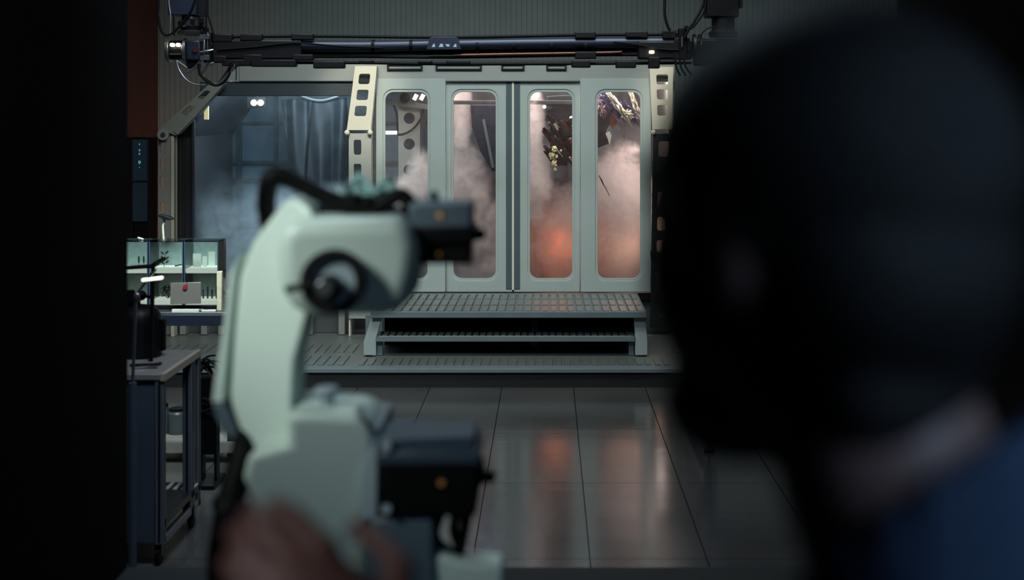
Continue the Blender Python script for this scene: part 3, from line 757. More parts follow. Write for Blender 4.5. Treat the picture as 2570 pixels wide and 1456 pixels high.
cables([([(401, -60), (397, 0), (397, 40), (404, 75), (416, 88), (432, 84), (455, 62), (478, 30), (490, -5), (496, -60)], .010, M_RUBBER),
        ([(412, -60), (402, 20), (398, 45)], .006, M_DSTEEL),
        ([(425, -60), (424, 5), (428, 40), (426, 90)], .006, M_STEEL),
        ([(435, 40), (437, 90)], .007, M_RUBBER),
        ([(516, 20), (524, 45), (532, 70), (537, 90)], .007, M_RUBBER),
        ([(517, 40), (518, 84)], .007, M_RUBBER),
        ([(443, 152), (450, 175), (468, 200), (492, 212), (515, 213)], .006, M_STEEL),
        ([(443, 152), (455, 160), (470, 170)], .006, M_STEEL),
        ([(498, 160), (502, 185), (520, 205), (540, 214), (560, 208), (576, 185), (580, 158)], .010, M_RUBBER),
        ([(548, 210), (565, 196), (585, 172), (590, 160)], .009, M_STEEL),
        ([(590, 160), (593, 178), (592, 202)], .004, M_RUBBER),
        ([(505, 190), (520, 200), (545, 216)], .005, M_RUBBER)], GY-.1)
# right gripper
t = thing('ceiling_gripper', 'black robotic gripper hanging from the ceiling at the right end of the bar', 'robot gripper', P(1810, 0, GY))
MB().box(X(1770, GY), GY-.1, Z(44, GY), X(1850, GY), GY+.12, 5.2).build('column', M_RUBBER, t, bevel=.006)
MB().box(X(1851, GY), GY-.05, Z(20, GY), X(1862, GY), GY+.06, 5.2).build('cable_duct', M_BLACK, t)
c = P(1815, 95, GY)
MB().lathe([(.06, 0), (.11, .005), (.115, .04), (.09, .06), (.09, .155)], (c.x, c.y, c.z)).build('rotary_joint', M_RUBBER, t, smooth=True)
MB().box(X(1740, GY), GY-.08, Z(165, GY), X(1850, GY), GY+.08, Z(98, GY)).build('wrist_body', M_RUBBER, t, bevel=.02)
disc(1738, 1746, 118, .10, M_BLACK, 'flange')
disc(1752, 1760, 118, .10, M_BLACK, 'flange')
MB().box(X(1702, GY), GY-.08, Z(150, GY), X(1722, GY), GY+.06, Z(72, GY)).build('jaw_block', M_RUBBER, t, bevel=.006)
MB().cyl(P(1712, 92, GY-.09), P(1712, 118, GY-.09), .006, 8).build('jaw', M_STEEL, t)
cables([([(1672, -60), (1668, 20), (1672, 55), (1682, 78)], .011, M_RUBBER),
        ([(1768, -40), (1765, 10), (1745, 50), (1728, 75), (1718, 95)], .010, M_RUBBER),
        ([(1772, -20), (1768, 25), (1748, 58), (1733, 72), (1722, 66), (1716, 80), (1722, 92)], .008, M_RUBBER),
        ([(1756, 108), (1762, 84), (1775, 72), (1790, 68)], .006, M_RUBBER),
        ([(1695, 150), (1698, 172), (1708, 190)], .008, M_RUBBER), ([(1706, 150), (1710, 172), (1722, 190)], .008, M_RUBBER),
        ([(1716, 150), (1722, 170), (1736, 188)], .008, M_RUBBER)], GY-.1)

# =================================================================== LEFT SIDE OF THE HALL
t = thing('equipment_rack', 'narrow black rack with a dim blue screen against the orange wall', 'rack', P(345, 560, 14.0))
RYk = 14.0
MB().box(X(300, RYk), RYk, 0, X(332, RYk), RYk+.35, Z(345, RYk)).box(X(332, RYk), RYk+.03, .16, X(371, RYk), RYk+.35, Z(345, RYk)).box(X(330, RYk), RYk, Z(349, RYk), X(370, RYk), RYk+.04, Z(344, RYk)).build('cabinet', M_BLACK, t, bevel=.006)
scr = MB().box(X(333, RYk), RYk, Z(452, RYk), X(368, RYk), RYk+.03, Z(350, RYk)).build('screen', mat('dim_screen', (34, 46, 54), .3, emit=(26, 44, 54), estr=.25), t)
q = MB(); M_CY = mat('cyan_glyph', (90, 190, 200), .5, emit=(70, 150, 165), estr=.5)
for py, s_ in ((362, 2.0), (377, 2.6), (386, 2.4), (407, 4.0), (420, 1.4)):
    q.pprism([(350-s_, py), (350, py-s_*1.3), (350+s_, py), (350, py+s_*1.6)], RYk-.004, RYk)
q.build('screen_glyphs', M_CY, scr)
MB().box(X(333, RYk), RYk, Z(556, RYk), X(368, RYk), RYk+.03, Z(458, RYk)).build('screen', MATS['dim_screen'], t)
MB().box(X(330, RYk), RYk-.02, Z(456, RYk), X(372, RYk), RYk+.02, Z(452, RYk)).build('divider', M_DSTEEL, t)

# long bench with acrylic cases
BZ = 1.0
t = thing('long_bench', 'long dark workbench on the left holding clear display cases', 'bench', (-2.9, 9.3, 0))
bx0, bx1 = -3.85, X(592, 8.95)
MB().box(bx0, 8.92, BZ-.035, bx1, 9.65, BZ).build('worktop', mat('bench_dark_top', (62, 64, 66), .25, .2), t, bevel=.004)
MB().box(bx0, 8.90, BZ-.085, bx1, 8.94, BZ-.012).build('front_rail', M_NAVY, t, bevel=.003)
for x_ in (bx0+.03, bx1-.06):
    for y_ in (8.96, 9.56): MB().box(x_, y_, 0, x_+.05, y_+.05, BZ-.035).build('leg', M_DSTEEL, t)
MB().box(bx0, 8.96, .11, bx1, 9.6, .14).box(bx0, 8.94, .07, bx1, 8.97, .14).build('lower_shelf', mat('shelf_worn_grey', (128, 124, 118), .5, var=.3, vscale=8), t)
CW, CD, CH = .228, .225, .213
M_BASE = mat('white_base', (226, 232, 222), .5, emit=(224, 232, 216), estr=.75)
M_LEAF = mat('dark_leaf', (40, 58, 44), .6); M_PAPER = mat('paper_white', (214, 214, 204), .7)
M_BACKC = mat('frosted_backing', (150, 162, 162), .6, var=.3, vscale=30)
def case(x, z, label, kind):
    t = thing('display_case', label, 'display case', (x, 9.05, z), 'clear display cases stacked on the long bench')
    e = .004; y0 = 9.05
    MB().box(x, y0, z+.002, x+CW, y0+e, z+CH).build('front_pane', M_ACRYL, t)
    MB().box(x, y0, z+.002, x+e, y0+CD, z+CH).build('side_pane', M_ACRYL, t)
    MB().box(x+CW-e, y0, z+.002, x+CW, y0+CD, z+CH).build('side_pane', M_ACRYL, t)
    MB().box(x, y0, z+CH-e, x+CW, y0+CD, z+CH).build('lid', M_ACRYL, t)
    MB().box(x, y0+CD-e, z+.002, x+CW, y0+CD, z+CH).build('back_pane', M_BACKC, t)
    q = MB()
    for a in (x, x+CW-.006): q.box(a, y0-.002, z, a+.006, y0+.006, z+CH)
    q.build('edge_strip', mat('blue_dark_edge', (58, 72, 96), .3), t)
    MB().box(x+.008, y0+.008, z+.002, x+CW-.008, y0+CD-.01, z+.03).build('base', M_BASE, t, bevel=.002)
    zb = z+.03; yc = y0+.11
    def top(o, l, c, g=None): tag(o, l, c, g)
    if kind == 'sprig':
        q = MB().tube([(x+.07, yc, zb), (x+.075, yc, zb+.05), (x+.08, yc, zb+.10)], .002, 6)
        for k, (dz, sd) in enumerate(((.03, -1), (.035, 1), (.065, -1), (.06, 1), (.095, -1), (.10, 1))):
            q.ball((x+.075+sd*.016, yc, zb+dz), .015, .003, .007, n=10, m=6, rot=Matrix.Rotation(-sd*.8, 3, 'Y'))
        tag(q.build('plant_sprig', M_LEAF, smooth=True), 'dark leafy sprig standing in the middle upper display case', 'plant')
        q = MB()
        for k in range(3): q.ball((x+.15+k*.016, yc, zb+.008+.003*k), .011, .004, .005, n=8, m=6)
        tag(q.build('dried_leaves', M_LEAF), 'small dried leaves lying right of the sprig in the same case', 'leaves')
    elif kind == 'pods':
        for k, lb in enumerate(('left', 'middle', 'right')):
            a = x+.135+k*.033
            tag(MB().ball((a, yc, zb+.05), .007, .004, .027, n=10, m=8).cyl((a, yc, zb), (a, yc, zb+.03), .0015, 6).build('seed_pod', M_LEAF, smooth=True),
                f'dark upright seed pod, {lb} of three in the leftmost upper display case', 'specimen', 'seed pods in the leftmost case')
    elif kind == 'papers':
        for k, (a, w_, h_) in enumerate(((.03, .055, .09), (.09, .03, .07), (.125, .045, .10))):
            tag(MB().box(x+a, yc+.02*k, zb, x+a+w_, yc+.02*k+.004, zb+h_).build('sample_card', M_PAPER),
                ('wide pale card standing at the left in the right upper display case', 'narrow pale card in the middle of the right upper display case', 'tall pale card at the right in the right upper display case')[k], 'card', 'pale cards in the right upper case')
    elif kind == 'wire':
        q = MB(); r_ = random.Random(3)
        for k in range(14):
            pts = [(x+.05+r_.random()*.09, yc+r_.random()*.05-.02, zb+r_.random()*.09+.005) for _ in range(4)]
            q.tube(pts, .0022, 5)
        tag(q.build('wire_tangle', M_DSTEEL), 'tangle of fine wires in the lower display case left of the laptop', 'wire')
    elif kind == 'tubes':
        for k in range(4):
            a = x+.10+k*.03
            tag(MB().cyl((a, yc, zb), (a, yc, zb+.06+.02*(k % 2)), .006, 10).build('sample_vial', M_STRIPE, smooth=True),
                'slim dark vial standing in the lower display case right of the laptop', 'vial', 'vials in the right lower case')
cx0 = X(462, 9.05)
case(cx0, BZ+.03, 'right lower clear display case partly behind the laptop', 'tubes')
case(cx0, BZ+.03+CH, 'right upper clear display case with pale cards inside', 'papers')
case(cx0-.235, BZ+.03, 'middle lower clear display case with tangled wires', 'wire')
case(cx0-.235, BZ+.03+CH, 'middle upper clear display case with a leafy sprig', 'sprig')
case(cx0-.47, BZ+.03, 'left lower clear display case behind the black tank', 'none')
case(cx0-.47, BZ+.03+CH, 'left upper clear display case with three upright pods', 'pods')
tag(MB().box(cx0-.47, 9.05, BZ, cx0+CW, 9.05+CD, BZ+.03).build('case_riser', M_BLACK, bevel=.003), 'low black riser strip under the stacked display cases', 'riser')
# right hand clear block column
tag(MB().box(cx0+CW+.002, 9.0, BZ, cx0+CW+.035, 9.04, BZ+.26).build('acrylic_column', mat('amber_acrylic', (206, 196, 168), .3, var=.3, vscale=25), bevel=.003),
    'slim pale upright strip at the right end of the display cases', 'strip')
# laptop
LYp = 8.965
t = thing('laptop', 'grey laptop with a red emblem on its lid in front of the cases', 'laptop', P(465, 765, LYp))
lid = MB().bar(P(466, 763, LYp), P(466, 709, LYp+.012), .202, .008).build('lid', mat('laptop_grey', (112, 106, 102), .4, .2), t, bevel=.003)
q = MB().cyl(P(465, 721, LYp-.003), P(465, 721, LYp+.004), .0165, 20).ball(P(469, 711.5, LYp-.001), .004, .002, .006, n=8, m=6)
q.build('red_emblem', mat('red_emblem', (122, 22, 30), .4), lid)
MB().box(X(430, LYp), LYp+.01, BZ+.001, X(505, LYp), LYp+.07, BZ+.011).build('keyboard_base', MATS['laptop_grey'], t, bevel=.003)
tag(MB().box(X(435, LYp), LYp-.035, BZ+.001, X(502, LYp), LYp-.012, BZ+.018).build('paper_strip', M_PAPER), 'pale strip of folded paper in front of the grey laptop', 'paper')
tag(MB().box(X(508, LYp), LYp-.03, BZ+.001, X(544, LYp), LYp-.012, BZ+.015).build('white_tray', M_PAPER, bevel=.002), 'short white bar right of the laptop on the bench edge', 'bar')
# clamp lamp standing on the cases
YL = 9.15
t = thing('small_desk_lamp', 'small lamp with a dark tilted head standing on the display cases', 'lamp', P(410, 581, YL))
MB().pprism([(392, 541), (400, 538), (420, 543), (434, 550), (430, 553), (412, 552)], YL-.03, YL+.03).build('lamp_head', M_BLACK, t, bevel=.003)
z0_ = BZ+.03+2*CH
pb = P(411, 578, YL); pb.z = z0_+.004
MB().tube([pb, P(409, 568, YL), P(413, 558, YL), P(410, 550, YL)], .006, 8).build('lamp_arm', M_CREAM, t)
MB().cyl((pb.x, YL, z0_), (pb.x, YL, z0_+.006), .02, 16).build('lamp_base', M_STEEL, t)
tag(MB().bar((X(346, YL), YL, z0_+.018), (X(360, YL), YL, z0_+.006), .007, .012).build('white_pen', M_PAPER), 'short white pen lying tilted on top of the left display case', 'pen')
# jars on the lower shelf
for k, (px, r_, h_, lb) in enumerate(((408, .045, .2, 'cloudy jar at the left on the lower bench shelf'), (446, .065, .17, 'wider cloudy jar in the middle of the lower bench shelf'), (530, .06, .14, 'low cloudy jar at the right of the lower bench shelf'))):
    t = thing('storage_jar', lb, 'jar', (X(px, 9.2), 9.2, .14), 'jars on the lower bench shelf')
    MB().lathe([(r_*.95, 0), (r_, .01), (r_, h_*.8), (r_*.8, h_*.88), (r_*.8, h_*.92)], (X(px, 9.2), 9.2, .141)).build('jar_body', mat('cloudy_plastic', (74, 82, 84), .3), t, smooth=True)
    MB().cyl((X(px, 9.2), 9.2, .141+h_*.92), (X(px, 9.2), 9.2, .141+h_), r_*.84, 20).build('lid', M_BLACK, t, smooth=True)
# cable coil
q = MB(); r_ = random.Random(9)
for k in range(16):
    a0 = r_.random()*6; rr_ = .10+.05*r_.random()
    q.tube([(X(520, 8.4)+rr_*.8*math.cos(a0+j*.7), 8.4+.05*math.sin(j+k), 1.02-.45+.6*r_.random()*.2+rr_*math.sin(a0+j*.7)) for j in range(8)], .006, 6)
q.box(X(505, 8.4), 8.38, .2, X(545, 8.4), 8.46, .66)
tag(q.build('cable_coil', M_RUBBER, smooth=False), 'black tangle of coiled cable hanging behind the open cart', 'cable')
MB_ = MB().box(X(505, 8.45), 8.42, 0, X(512, 8.45), 8.5, .66).box(X(540, 8.45), 8.42, 0, X(547, 8.45), 8.5, .66).box(X(505, 8.45), 8.40, .64, X(547, 8.45), 8.5, .67).box(X(500, 8.45), 8.3, 0, X(552, 8.45), 8.6, .03)
tag(MB_.build('cable_stand', M_BLACK, bevel=.003), 'black stand carrying the coiled cables between cart and platform', 'stand')

# ------------------------------------------------ rolling cart left
def caster(par, x, y, zt, m_=M_RUBBER):
    o = MB().cyl((x-.012, y, zt*.42), (x+.012, y, zt*.42), zt*.42, 20).build('caster', m_, par, smooth=True)
    MB().box(x-.018, y-.02, zt*.42, x-.013, y+.02, zt).box(x+.013, y-.02, zt*.42, x+.018, y+.02, zt).box(x-.018, y-.02, zt-.012, x+.018, y+.02, zt).build('caster_fork', M_DSTEEL, o)
t = thing('rolling_cart', 'grey aluminium rolling cart with closed front and open side at left', 'cart', (-2.3, 7.25, 0))
cxr, cxl, cy0, cy1, cz = -1.95, -2.72, 6.9, 7.62, .98
def post(par, x, y, w_, d_, z0, z1, name='post'):
    q = MB().box(x, y, z0, x+w_, y+d_, z1)
    o = q.build(name, M_ALU, par, bevel=.003)
    MB().box(x+w_*.38, y-.001, z0+.01, x+w_*.62, y+.004, z1-.01).box(x+w_-.004, y+d_*.38, z0+.01, x+w_+.001, y+d_*.62, z1-.01).build('groove', M_BLACK, o)
post(t, cxr-.05, cy0, .045, .045, .11, cz-.03)
post(t, cxr-.05, cy1-.20, .05, .07, .11, cz-.03); post(t, cxr-.05, cy1-.05, .05, .05, .11, cz-.03)
MB().box(cxr-.045, cy1-.13, .11, cxr-.01, cy1-.05, cz-.03).build('rear_panel', M_CART, t)
post(t, cxl, cy0, .045, .045, .11, cz-.03); post(t, cxl, cy1-.05, .045, .045, .11, cz-.03)
MB().box(cxl, cy0-.005, cz-.03, cxr, cy1, cz).build('worktop', M_TOP, t, bevel=.003)
MB().box(cxr-.02, cy0-.008, cz-.034, cxr+.004, cy1+.002, cz+.002).build('edge_trim', mat('birch_edge', (170, 160, 142), .5), t)
MB().box(cxl+.045, cy0+.008, .12, cxr-.05, cy0+.03, cz-.03).build('front_panel', M_CART, t)
MB().box(cxl, cy0+.03, .20, cxr, cy1, .235).build('lower_shelf', M_DSTEEL, t)
MB().box(cxr-.03, cy0+.03, .11, cxr, cy1, .15).build('bottom_rail', M_ALU, t, bevel=.003)
for x_, y_ in ((cxr-.04, cy0+.04), (cxr-.04, cy1-.05), (cxl+.04, cy0+.04), (cxl+.04, cy1-.05)): caster(t, x_, y_, .11)
q = MB()
for k in range(4): q.box(X(405, 7.4)+.045*k, cy1-.16, .236, X(405, 7.4)+.045*k+.022, cy1-.02, .242)
tag(q.build('slotted_sheet', M_PAPER), 'pale slotted sheet lying on the lower shelf of the open cart', 'sheet')
# tools on top
tag(MB().bar((-2.19, 7.10, cz+.009), (-2.04, 7.13, cz+.009), .012, .014).bar((-2.10, 7.10, cz+.009), (-2.04, 7.16, cz+.009), .012, .014).build('hand_tool', M_BLACK, bevel=.002), 'black hand tool lying on the cart top near its right edge', 'tool')
tag(MB().tube([(-2.16, 7.02, cz+.009), (-2.09, 7.05, cz+.009), (-2.03, 7.05, cz+.009)], [.004, .007, .008], 8).build('metal_tool', M_STEEL, smooth=True), 'shiny metal tool lying in front of the black tool on the cart', 'tool')
# black tank + frame standing on cart
yb = 7.42
t = thing('black_tank', 'black domed tank standing on the rolling cart', 'tank', (X(345, yb), yb, cz))
cxk, rk = X(352, yb), .115
MB().lathe([(rk, 0), (rk, .19), (rk*.96, .225), (rk*.82, .255), (rk*.55, .275), (.02, .283)], (cxk, yb, cz+.001), 36).build('tank_body', M_BLACK, t, smooth=True)
MB().box(cxk+rk+.001, yb-.01, cz+.03, cxk+rk+.02, yb+.03, cz+.2).build('side_handle', M_RUBBER, t, bevel=.004)
MB().cyl((cxk-.01, yb, cz+.275), (cxk-.01, yb, cz+.33), .012, 12).ball((cxk+.012, yb-.02, cz+.335), .028, n=16, m=10).cyl((cxk+.012, yb-.02, cz+.335), (cxk+.07, yb-.02, cz+.325), .01, 10).cyl((cxk-.06, yb, cz+.26), (cxk-.06, yb, cz+.36), .03, 14).build('valve', M_RUBBER, t, smooth=True)
t = thing('frame_guard', 'black square tube guard frame rising over the tank', 'frame', (X(345, yb), yb-.14, cz))
yf = 7.26
MB().tube([P(250, 676, yf), P(384, 668, yf)], .011, 4, 1).build('top_tube', M_RUBBER, t)
a = P(384, 666, yf); bq = P(379, 765, yf); bq.z = cz
MB().bar(a, bq, .018, .018).build('upright_tube', M_RUBBER, t)
b2 = P(268, 765, yf); b2.z = cz
MB().bar(P(268, 674, yf), b2, .018, .018).build('upright_tube', M_RUBBER, t)
MB().bar(P(384, 666, yf), P(372, 664, yf)+Vector((0, .30, 0)), .018, .018).build('top_tube', M_RUBBER, t)
# articulated lamp, nearer the camera
yl = 6.55
t = thing('articulated_lamp', 'articulated lamp with a bright bar head over the black tank', 'lamp', P(335, 960, yl))
MB().bar(P(356, 703, yl), P(409, 697, yl), .016, .03).build('lamp_head', M_LAMPW, t, bevel=.005)
MB().bar(P(392, 675, yl), P(345, 735, yl), .011, .011).build('upper_arm', M_STEEL, t, bevel=.002)
MB().ball(P(343, 747, yl), .018, .012, .026, n=14, m=10).build('elbow_joint', M_STEEL, t, smooth=True)
bt = P(333, 960, yl)
MB().bar(P(341, 757, yl), bt, .013, .013).build('lower_arm', M_STEEL, t, bevel=.002)
MB().cyl((bt.x, yl, 0), (bt.x, yl, bt.z), .02, 12).cyl((bt.x, yl, 0), (bt.x, yl, .03), .14, 24).build('stand', M_CART, t)

# ------------------------------------------------ right side benches
def workbench(name, label, x, y0, y1, wdt, h):
    t = thing(name, label, 'workbench', (x+wdt/2, (y0+y1)/2, 0))
    for xx_ in (x, x+wdt-.05):
        for yy_ in (y0, y1-.05):
            post(t, xx_, yy_, .09, .06, .10, h-.03)
            o = MB().cyl((xx_+.04, yy_+.03, 0), (xx_+.04, yy_+.03, .02), .035, 16).cyl((xx_+.04, yy_+.03, .02), (xx_+.04, yy_+.03, .10), .012, 10).build('levelling_foot', M_DSTEEL, t)
            MB().cyl((xx_+.005, yy_-.015, .04), (xx_+.005, yy_-.015, .075), .008, 8).build('foot_bolt', M_STEEL, o)
    MB().box(x-.02, y0-.02, h-.03, x+wdt+.04, y1+.02, h).build('worktop', M_CART, t, bevel=.003)
    MB().box(x, y0+.06, .14, x+.035, y1-.05, .20).build('side_rail', M_ALU, t, bevel=.003)
    MB().box(x+.01, y0+.05, .20, x+.02, y1-.05, h-.03).build('side_panel', mat('bench_side_dark', (44, 48, 54), .6), t)
    return t
workbench('aluminium_workbench', 'aluminium framed workbench at the lower right nearest the booth', X(2092, 7.25), 7.22, 8.1, .8, .85)
workbench('aluminium_workbench', 'aluminium framed workbench farther back beside the platform end', X(1766, 9.2), 9.2, 10.6, .9, .92)
c = P(1755, 1000, 9.15)
q = MB()
q.tube([(c.x+.015, 9.16, .9), (c.x+.0, 9.16, .6), (c.x-.01, 9.16, .45), (c.x+.03, 9.16, .25), (c.x+.05, 9.16, .16)], [.012, .015, .035, .02, .012], 8)
tag(q.build('hanging_cloth', mat('grey_cloth', (92, 90, 96), .9)), 'grey bunched cloth hanging from the far right workbench', 'cloth')

# =================================================================== ROBOT ARM
RY = 2.30
s1 = RY/F
rt = thing('industrial_robot', 'large white industrial robot arm with black motors in the foreground', 'robot arm', P(800, 1600, RY))
def skew(o, kx, kz, x0_, z0_):             # turn a casting's faces a little off the view axis
    for v in o.data.vertices: v.co.y += kx*(v.co.x-x0_)+kz*(v.co.z-z0_)
    return o
# pedestal base
pc = P(840, 1456, RY+.06)
MB().lathe([(.16, 0), (.16, .02), (.13, .03), (.12, .16), (.105, .21), (.10, .28)], (pc.x, RY+.08, 1.25)).build('base_casting', M_ROBOTG, rt, smooth=True)
# lower link (the long shell)
shell = MB().pprism([(722, 498), (752, 496), (790, 520), (800, 545), (800, 640), (775, 800), (745, 900), (735, 1010), (738, 1055), (765, 1120), (780, 1300), (700, 1300), (655, 1215), (600, 1110),
                     (568, 1030), (556, 1000), (570, 850), (590, 700), (628, 610), (665, 565)], RY+.00, RY+.13).build('upper_arm_shell', M_ROBOT, rt, bevel=.016, seg=4)
skew(shell, -.45, 0, X(680, RY), 0)
MB().pprism([(592, 680), (575, 850), (560, 1012), (532, 1012), (538, 960), (560, 830), (575, 690), (600, 640)], RY+.02, RY+.10).build('side_flange', M_ROBOT, rt, bevel=.007, seg=3)
MB().pprism([(534, 1014), (562, 1014), (590, 1080), (625, 1150), (640, 1200), (600, 1120), (560, 1085), (538, 1040)], RY+.02, RY+.10).build('lower_flange', M_MOTORB, rt, bevel=.004)
# wrist housing
q = MB().pprism([(697, 592), (725, 560), (760, 549), (985, 549), (1015, 565), (1042, 606), (1046, 640), (1040, 690), (1022, 760), (985, 792), (940, 800), (775, 800), (735, 778), (700, 742)], RY-.10, RY+.10)
hs = q.build('wrist_housing', M_ROBOT, rt, bevel=.03, seg=5)
skew(hs, .12, -.18, X(842, RY), Z(703, RY))
cc = P(842, 703, RY-.10)
MB().ring([(cc.x+.053*math.cos(math.radians(a)), cc.z+.052*math.sin(math.radians(a))) for a in range(0, 360, 8)],
          [(cc.x+.036*math.cos(math.radians(a)), cc.z+.036*math.sin(math.radians(a))) for a in range(0, 360, 8)], RY-.128, RY-.095).build('joint_ring', M_BLACK, hs, bevel=.002)
MB().cyl((cc.x, RY-.116, cc.z), (cc.x, RY-.098, cc.z), .0365, 36).build('joint_cap', M_ROBOTG, hs)
c2 = P(822, 728, RY-.15)
MB().cyl((c2.x, RY-.15, c2.z), (c2.x, RY-.10, c2.z), .021, 28).build('joint_hub', M_BLACK, hs, bevel=.003)
MB().cyl((c2.x-.004, RY-.158, c2.z+.003), (c2.x-.004, RY-.148, c2.z+.003), .014, 20).build('hub_cap', M_STEEL, hs, bevel=.002)
MB().bar(P(716, 727, RY-.13), P(800, 712, RY-.13), .012, .014).build('indicator_arm', M_BLACK, hs, bevel=.003)
# upper motor
um = MB().pbox(1026, 510, 1184, 574, RY-.04, RY+.06).build('upper_motor', M_MOTORB, rt, bevel=.005)
MB().pbox(1040, 573, 1190, 612, RY-.05, RY+.07).pbox(1040, 612, 1180, 664, RY-.04, RY+.06).build('motor_body', M_RUBBER, um, bevel=.004)
MB().cyl(P(1185, 588, RY), P(1204, 588, RY), .011, 16).ball(P(1204, 588, RY), .011, n=12, m=8).build('connector_knob', M_RUBBER, um)
MB().cyl(P(1088, 512, RY), P(1088, 492, RY), .010, 16).ball(P(1088, 492, RY), .010, n=12, m=8).build('top_knob', M_STRIPE, um, smooth=True)
for px, py, w_ in ((1102, 541, 1.0), (1100, 639, .55)):
    MB().pprism([(px-10*w_, py), (px+6*w_, py-10*w_), (px+9*w_, py+10*w_)], RY-.044, RY-.040).build('warning_triangle', M_YEL, um)
MB().pbox(1180, 652, 1188, 662, RY-.02, RY).build('steel_screw', M_STEEL, um)
# shoulder
sb = MB().pprism([(735, 1020), (800, 1022), (905, 1035), (945, 1075), (950, 1300), (940, 1330), (905, 1470), (900, 1620), (700, 1620), (690, 1400), (680, 1290), (620, 1190), (640, 1120), (735, 1100)], RY-.03, RY+.16) \
    .build('shoulder_casting', M_ROBOT, rt, bevel=.014, seg=4)
skew(sb, .2, -.3, X(850, RY), Z(1250, RY))
MB().pprism([(905, 1075), (950, 1080), (950, 1302), (905, 1310)], RY-.045, RY+.17).build('shoulder_flange', M_ROBOTG, sb, bevel=.005)
MB().pprism([(806, 1030), (898, 1030), (905, 1060), (918, 1100), (806, 1090)], RY-.05, RY+.02).build('shoulder_boss', M_ROBOT, sb, bevel=.01)
MB().pprism([(905, 1045), (938, 1075), (925, 1092), (905, 1080)], RY-.054, RY-.045).build('dark_bracket', M_BLACK, sb)
MB().cyl(P(820, 1022, RY-.01), P(820, 990, RY-.01), .013, 20).cyl(P(820, 990, RY-.01), P(820, 972, RY-.01), .021, 24).build('eye_bolt', M_ROBOTG, sb, bevel=.003)
MB().pprism([(700, 1110), (716, 1110), (712, 1215), (692, 1215)], RY-.034, RY-.028).build('recess_line', M_ROBOTG, sb)
MB().pbox(905, 1305, 935, 1338, RY-.05, RY+.02).build('dark_clip', M_BLACK, sb, bevel=.004)
# lower motor
lm = MB().pbox(952, 1166, 1195, 1298, RY-.06, RY+.08).build('lower_motor', M_RUBBER, rt, bevel=.004)
MB().pbox(950, 1096, 1192, 1135, RY-.05, RY+.07).pbox(950, 1134, 1204, 1168, RY-.065, RY+.085).build('motor_cover', mat('motor_cover_navy', (56, 70, 84), .4, .1), lm, bevel=.004)
MB().pprism([(1195, 1170), (1212, 1172), (1212, 1215), (1195, 1240)], RY-.03, RY+.04).build('connector_block', M_RUBBER, lm, bevel=.003)
MB().cyl(P(1206, 1196, RY), P(1228, 1196, RY), .011, 16).ball(P(1228, 1196, RY), .012, n=12, m=8).build('connector_knob', M_RUBBER, lm)
for py in (1118, 1278): MB().cyl(P(969, py, RY-.072), P(969, py, RY-.058), .008, 12).build('steel_screw', M_ROBOTG, lm)
MB().pprism([(1098, 1214), (1108, 1203), (1117, 1212), (1108, 1222)], RY-.065, RY-.06).build('warning_triangle', mat('amber_emblem', (190, 130, 60), .6), lm)
# cable loops below the motor
MB().tube([P(1105, 1290, RY), P(1092, 1330, RY), P(1098, 1360, RY), P(1130, 1385, RY), P(1152, 1388, RY), P(1162, 1350, RY), P(1172, 1290, RY)], .0095, 10).build('motor_cable', M_RUBBER, rt, smooth=True)
MB().tube([P(1145, 1290, RY), P(1138, 1330, RY), P(1150, 1370, RY)], .009, 10).build('motor_cable', M_RUBBER, rt, smooth=True)
MB().pprism([(932, 1300), (1084, 1302), (1088, 1400), (1110, 1620), (905, 1620), (915, 1400)], RY-.05, RY+.06).build('lower_bracket', M_MOTORB, rt, bevel=.006)
MB().pprism([(1086, 1400), (1110, 1392), (1150, 1412), (1262, 1420), (1264, 1500), (1090, 1500)], RY-.04, RY+.03).build('outlet_cover', M_ROBOT, rt, bevel=.008)
# hoses
MB().tube([P(672, 600, RY+.05), P(672, 560, RY+.04), P(668, 505, RY+.02), P(677, 455, RY), P(700, 438, RY), P(745, 458, RY), P(820, 495, RY), P(885, 520, RY), P(940, 523, RY), P(985, 497, RY), P(1010, 490, RY), P(1030, 515, RY), P(1040, 545, RY)],
          [.008, .015, .017, .017, .017, .015, .015, .016, .014, .014, .013, .014, .012], 16).build('top_hose', M_RUBBER, rt, smooth=True)
MB().tube([P(795, 530, RY+.03), P(860, 540, RY+.03), P(940, 540, RY+.03), P(1040, 535, RY+.03)], .013, 12).build('inner_hose', M_RUBBER, rt, smooth=True)
MB().ball(P(890, 500, RY), .016, .02, .012, n=14, m=8).ball(P(925, 505, RY), .014, .02, .012, n=14, m=8).build('hose_clip', M_RUBBER, rt, smooth=True)
MB().tube([P(605, 1085, RY+.04), P(612, 1125, RY+.02), P(598, 1190, RY), P(578, 1260, RY-.02), P(570, 1330, RY-.03), P(560, 1420, RY-.03), P(580, 1560, RY), P(680, 1600, RY+.05)],
          [.014, .022, .024, .024, .026, .027, .026, .024], 16).build('lower_hose', M_RUBBER, rt, smooth=True)
MB().tube([P(582, 1255, RY-.02), P(574, 1285, RY-.025)], .031, 20).build('hose_collar', M_BLACK, rt, smooth=True)
# clear plastic wrap behind the hose
q = MB(); r_ = random.Random(5); n_ = 15
vs = []; fs = []
for j in range(8):
    for i in range(n_):
        p = P(840+i*11, 505-j*7, RY+.07)
        p.z += .006*r_.random()-.006*math.sin(i*.9)*(j/7)*2.0; p.y += .02*r_.random(); p.x += .004*r_.random()
        if j > 4 and (i < 3 or i > 11): p.z -= .012
        vs.append(p)
for j in range(7):
    for i in range(n_-1): fs.append((j*n_+i, j*n_+i+1, (j+1)*n_+i+1, (j+1)*n_+i))
o = MB().add(vs, fs).build('plastic_wrap', mat('pale_teal_plastic', (150, 186, 186), .3), rt, smooth=True)
s_ = o.modifiers.new('thickness', 'SOLIDIFY'); s_.thickness = .002
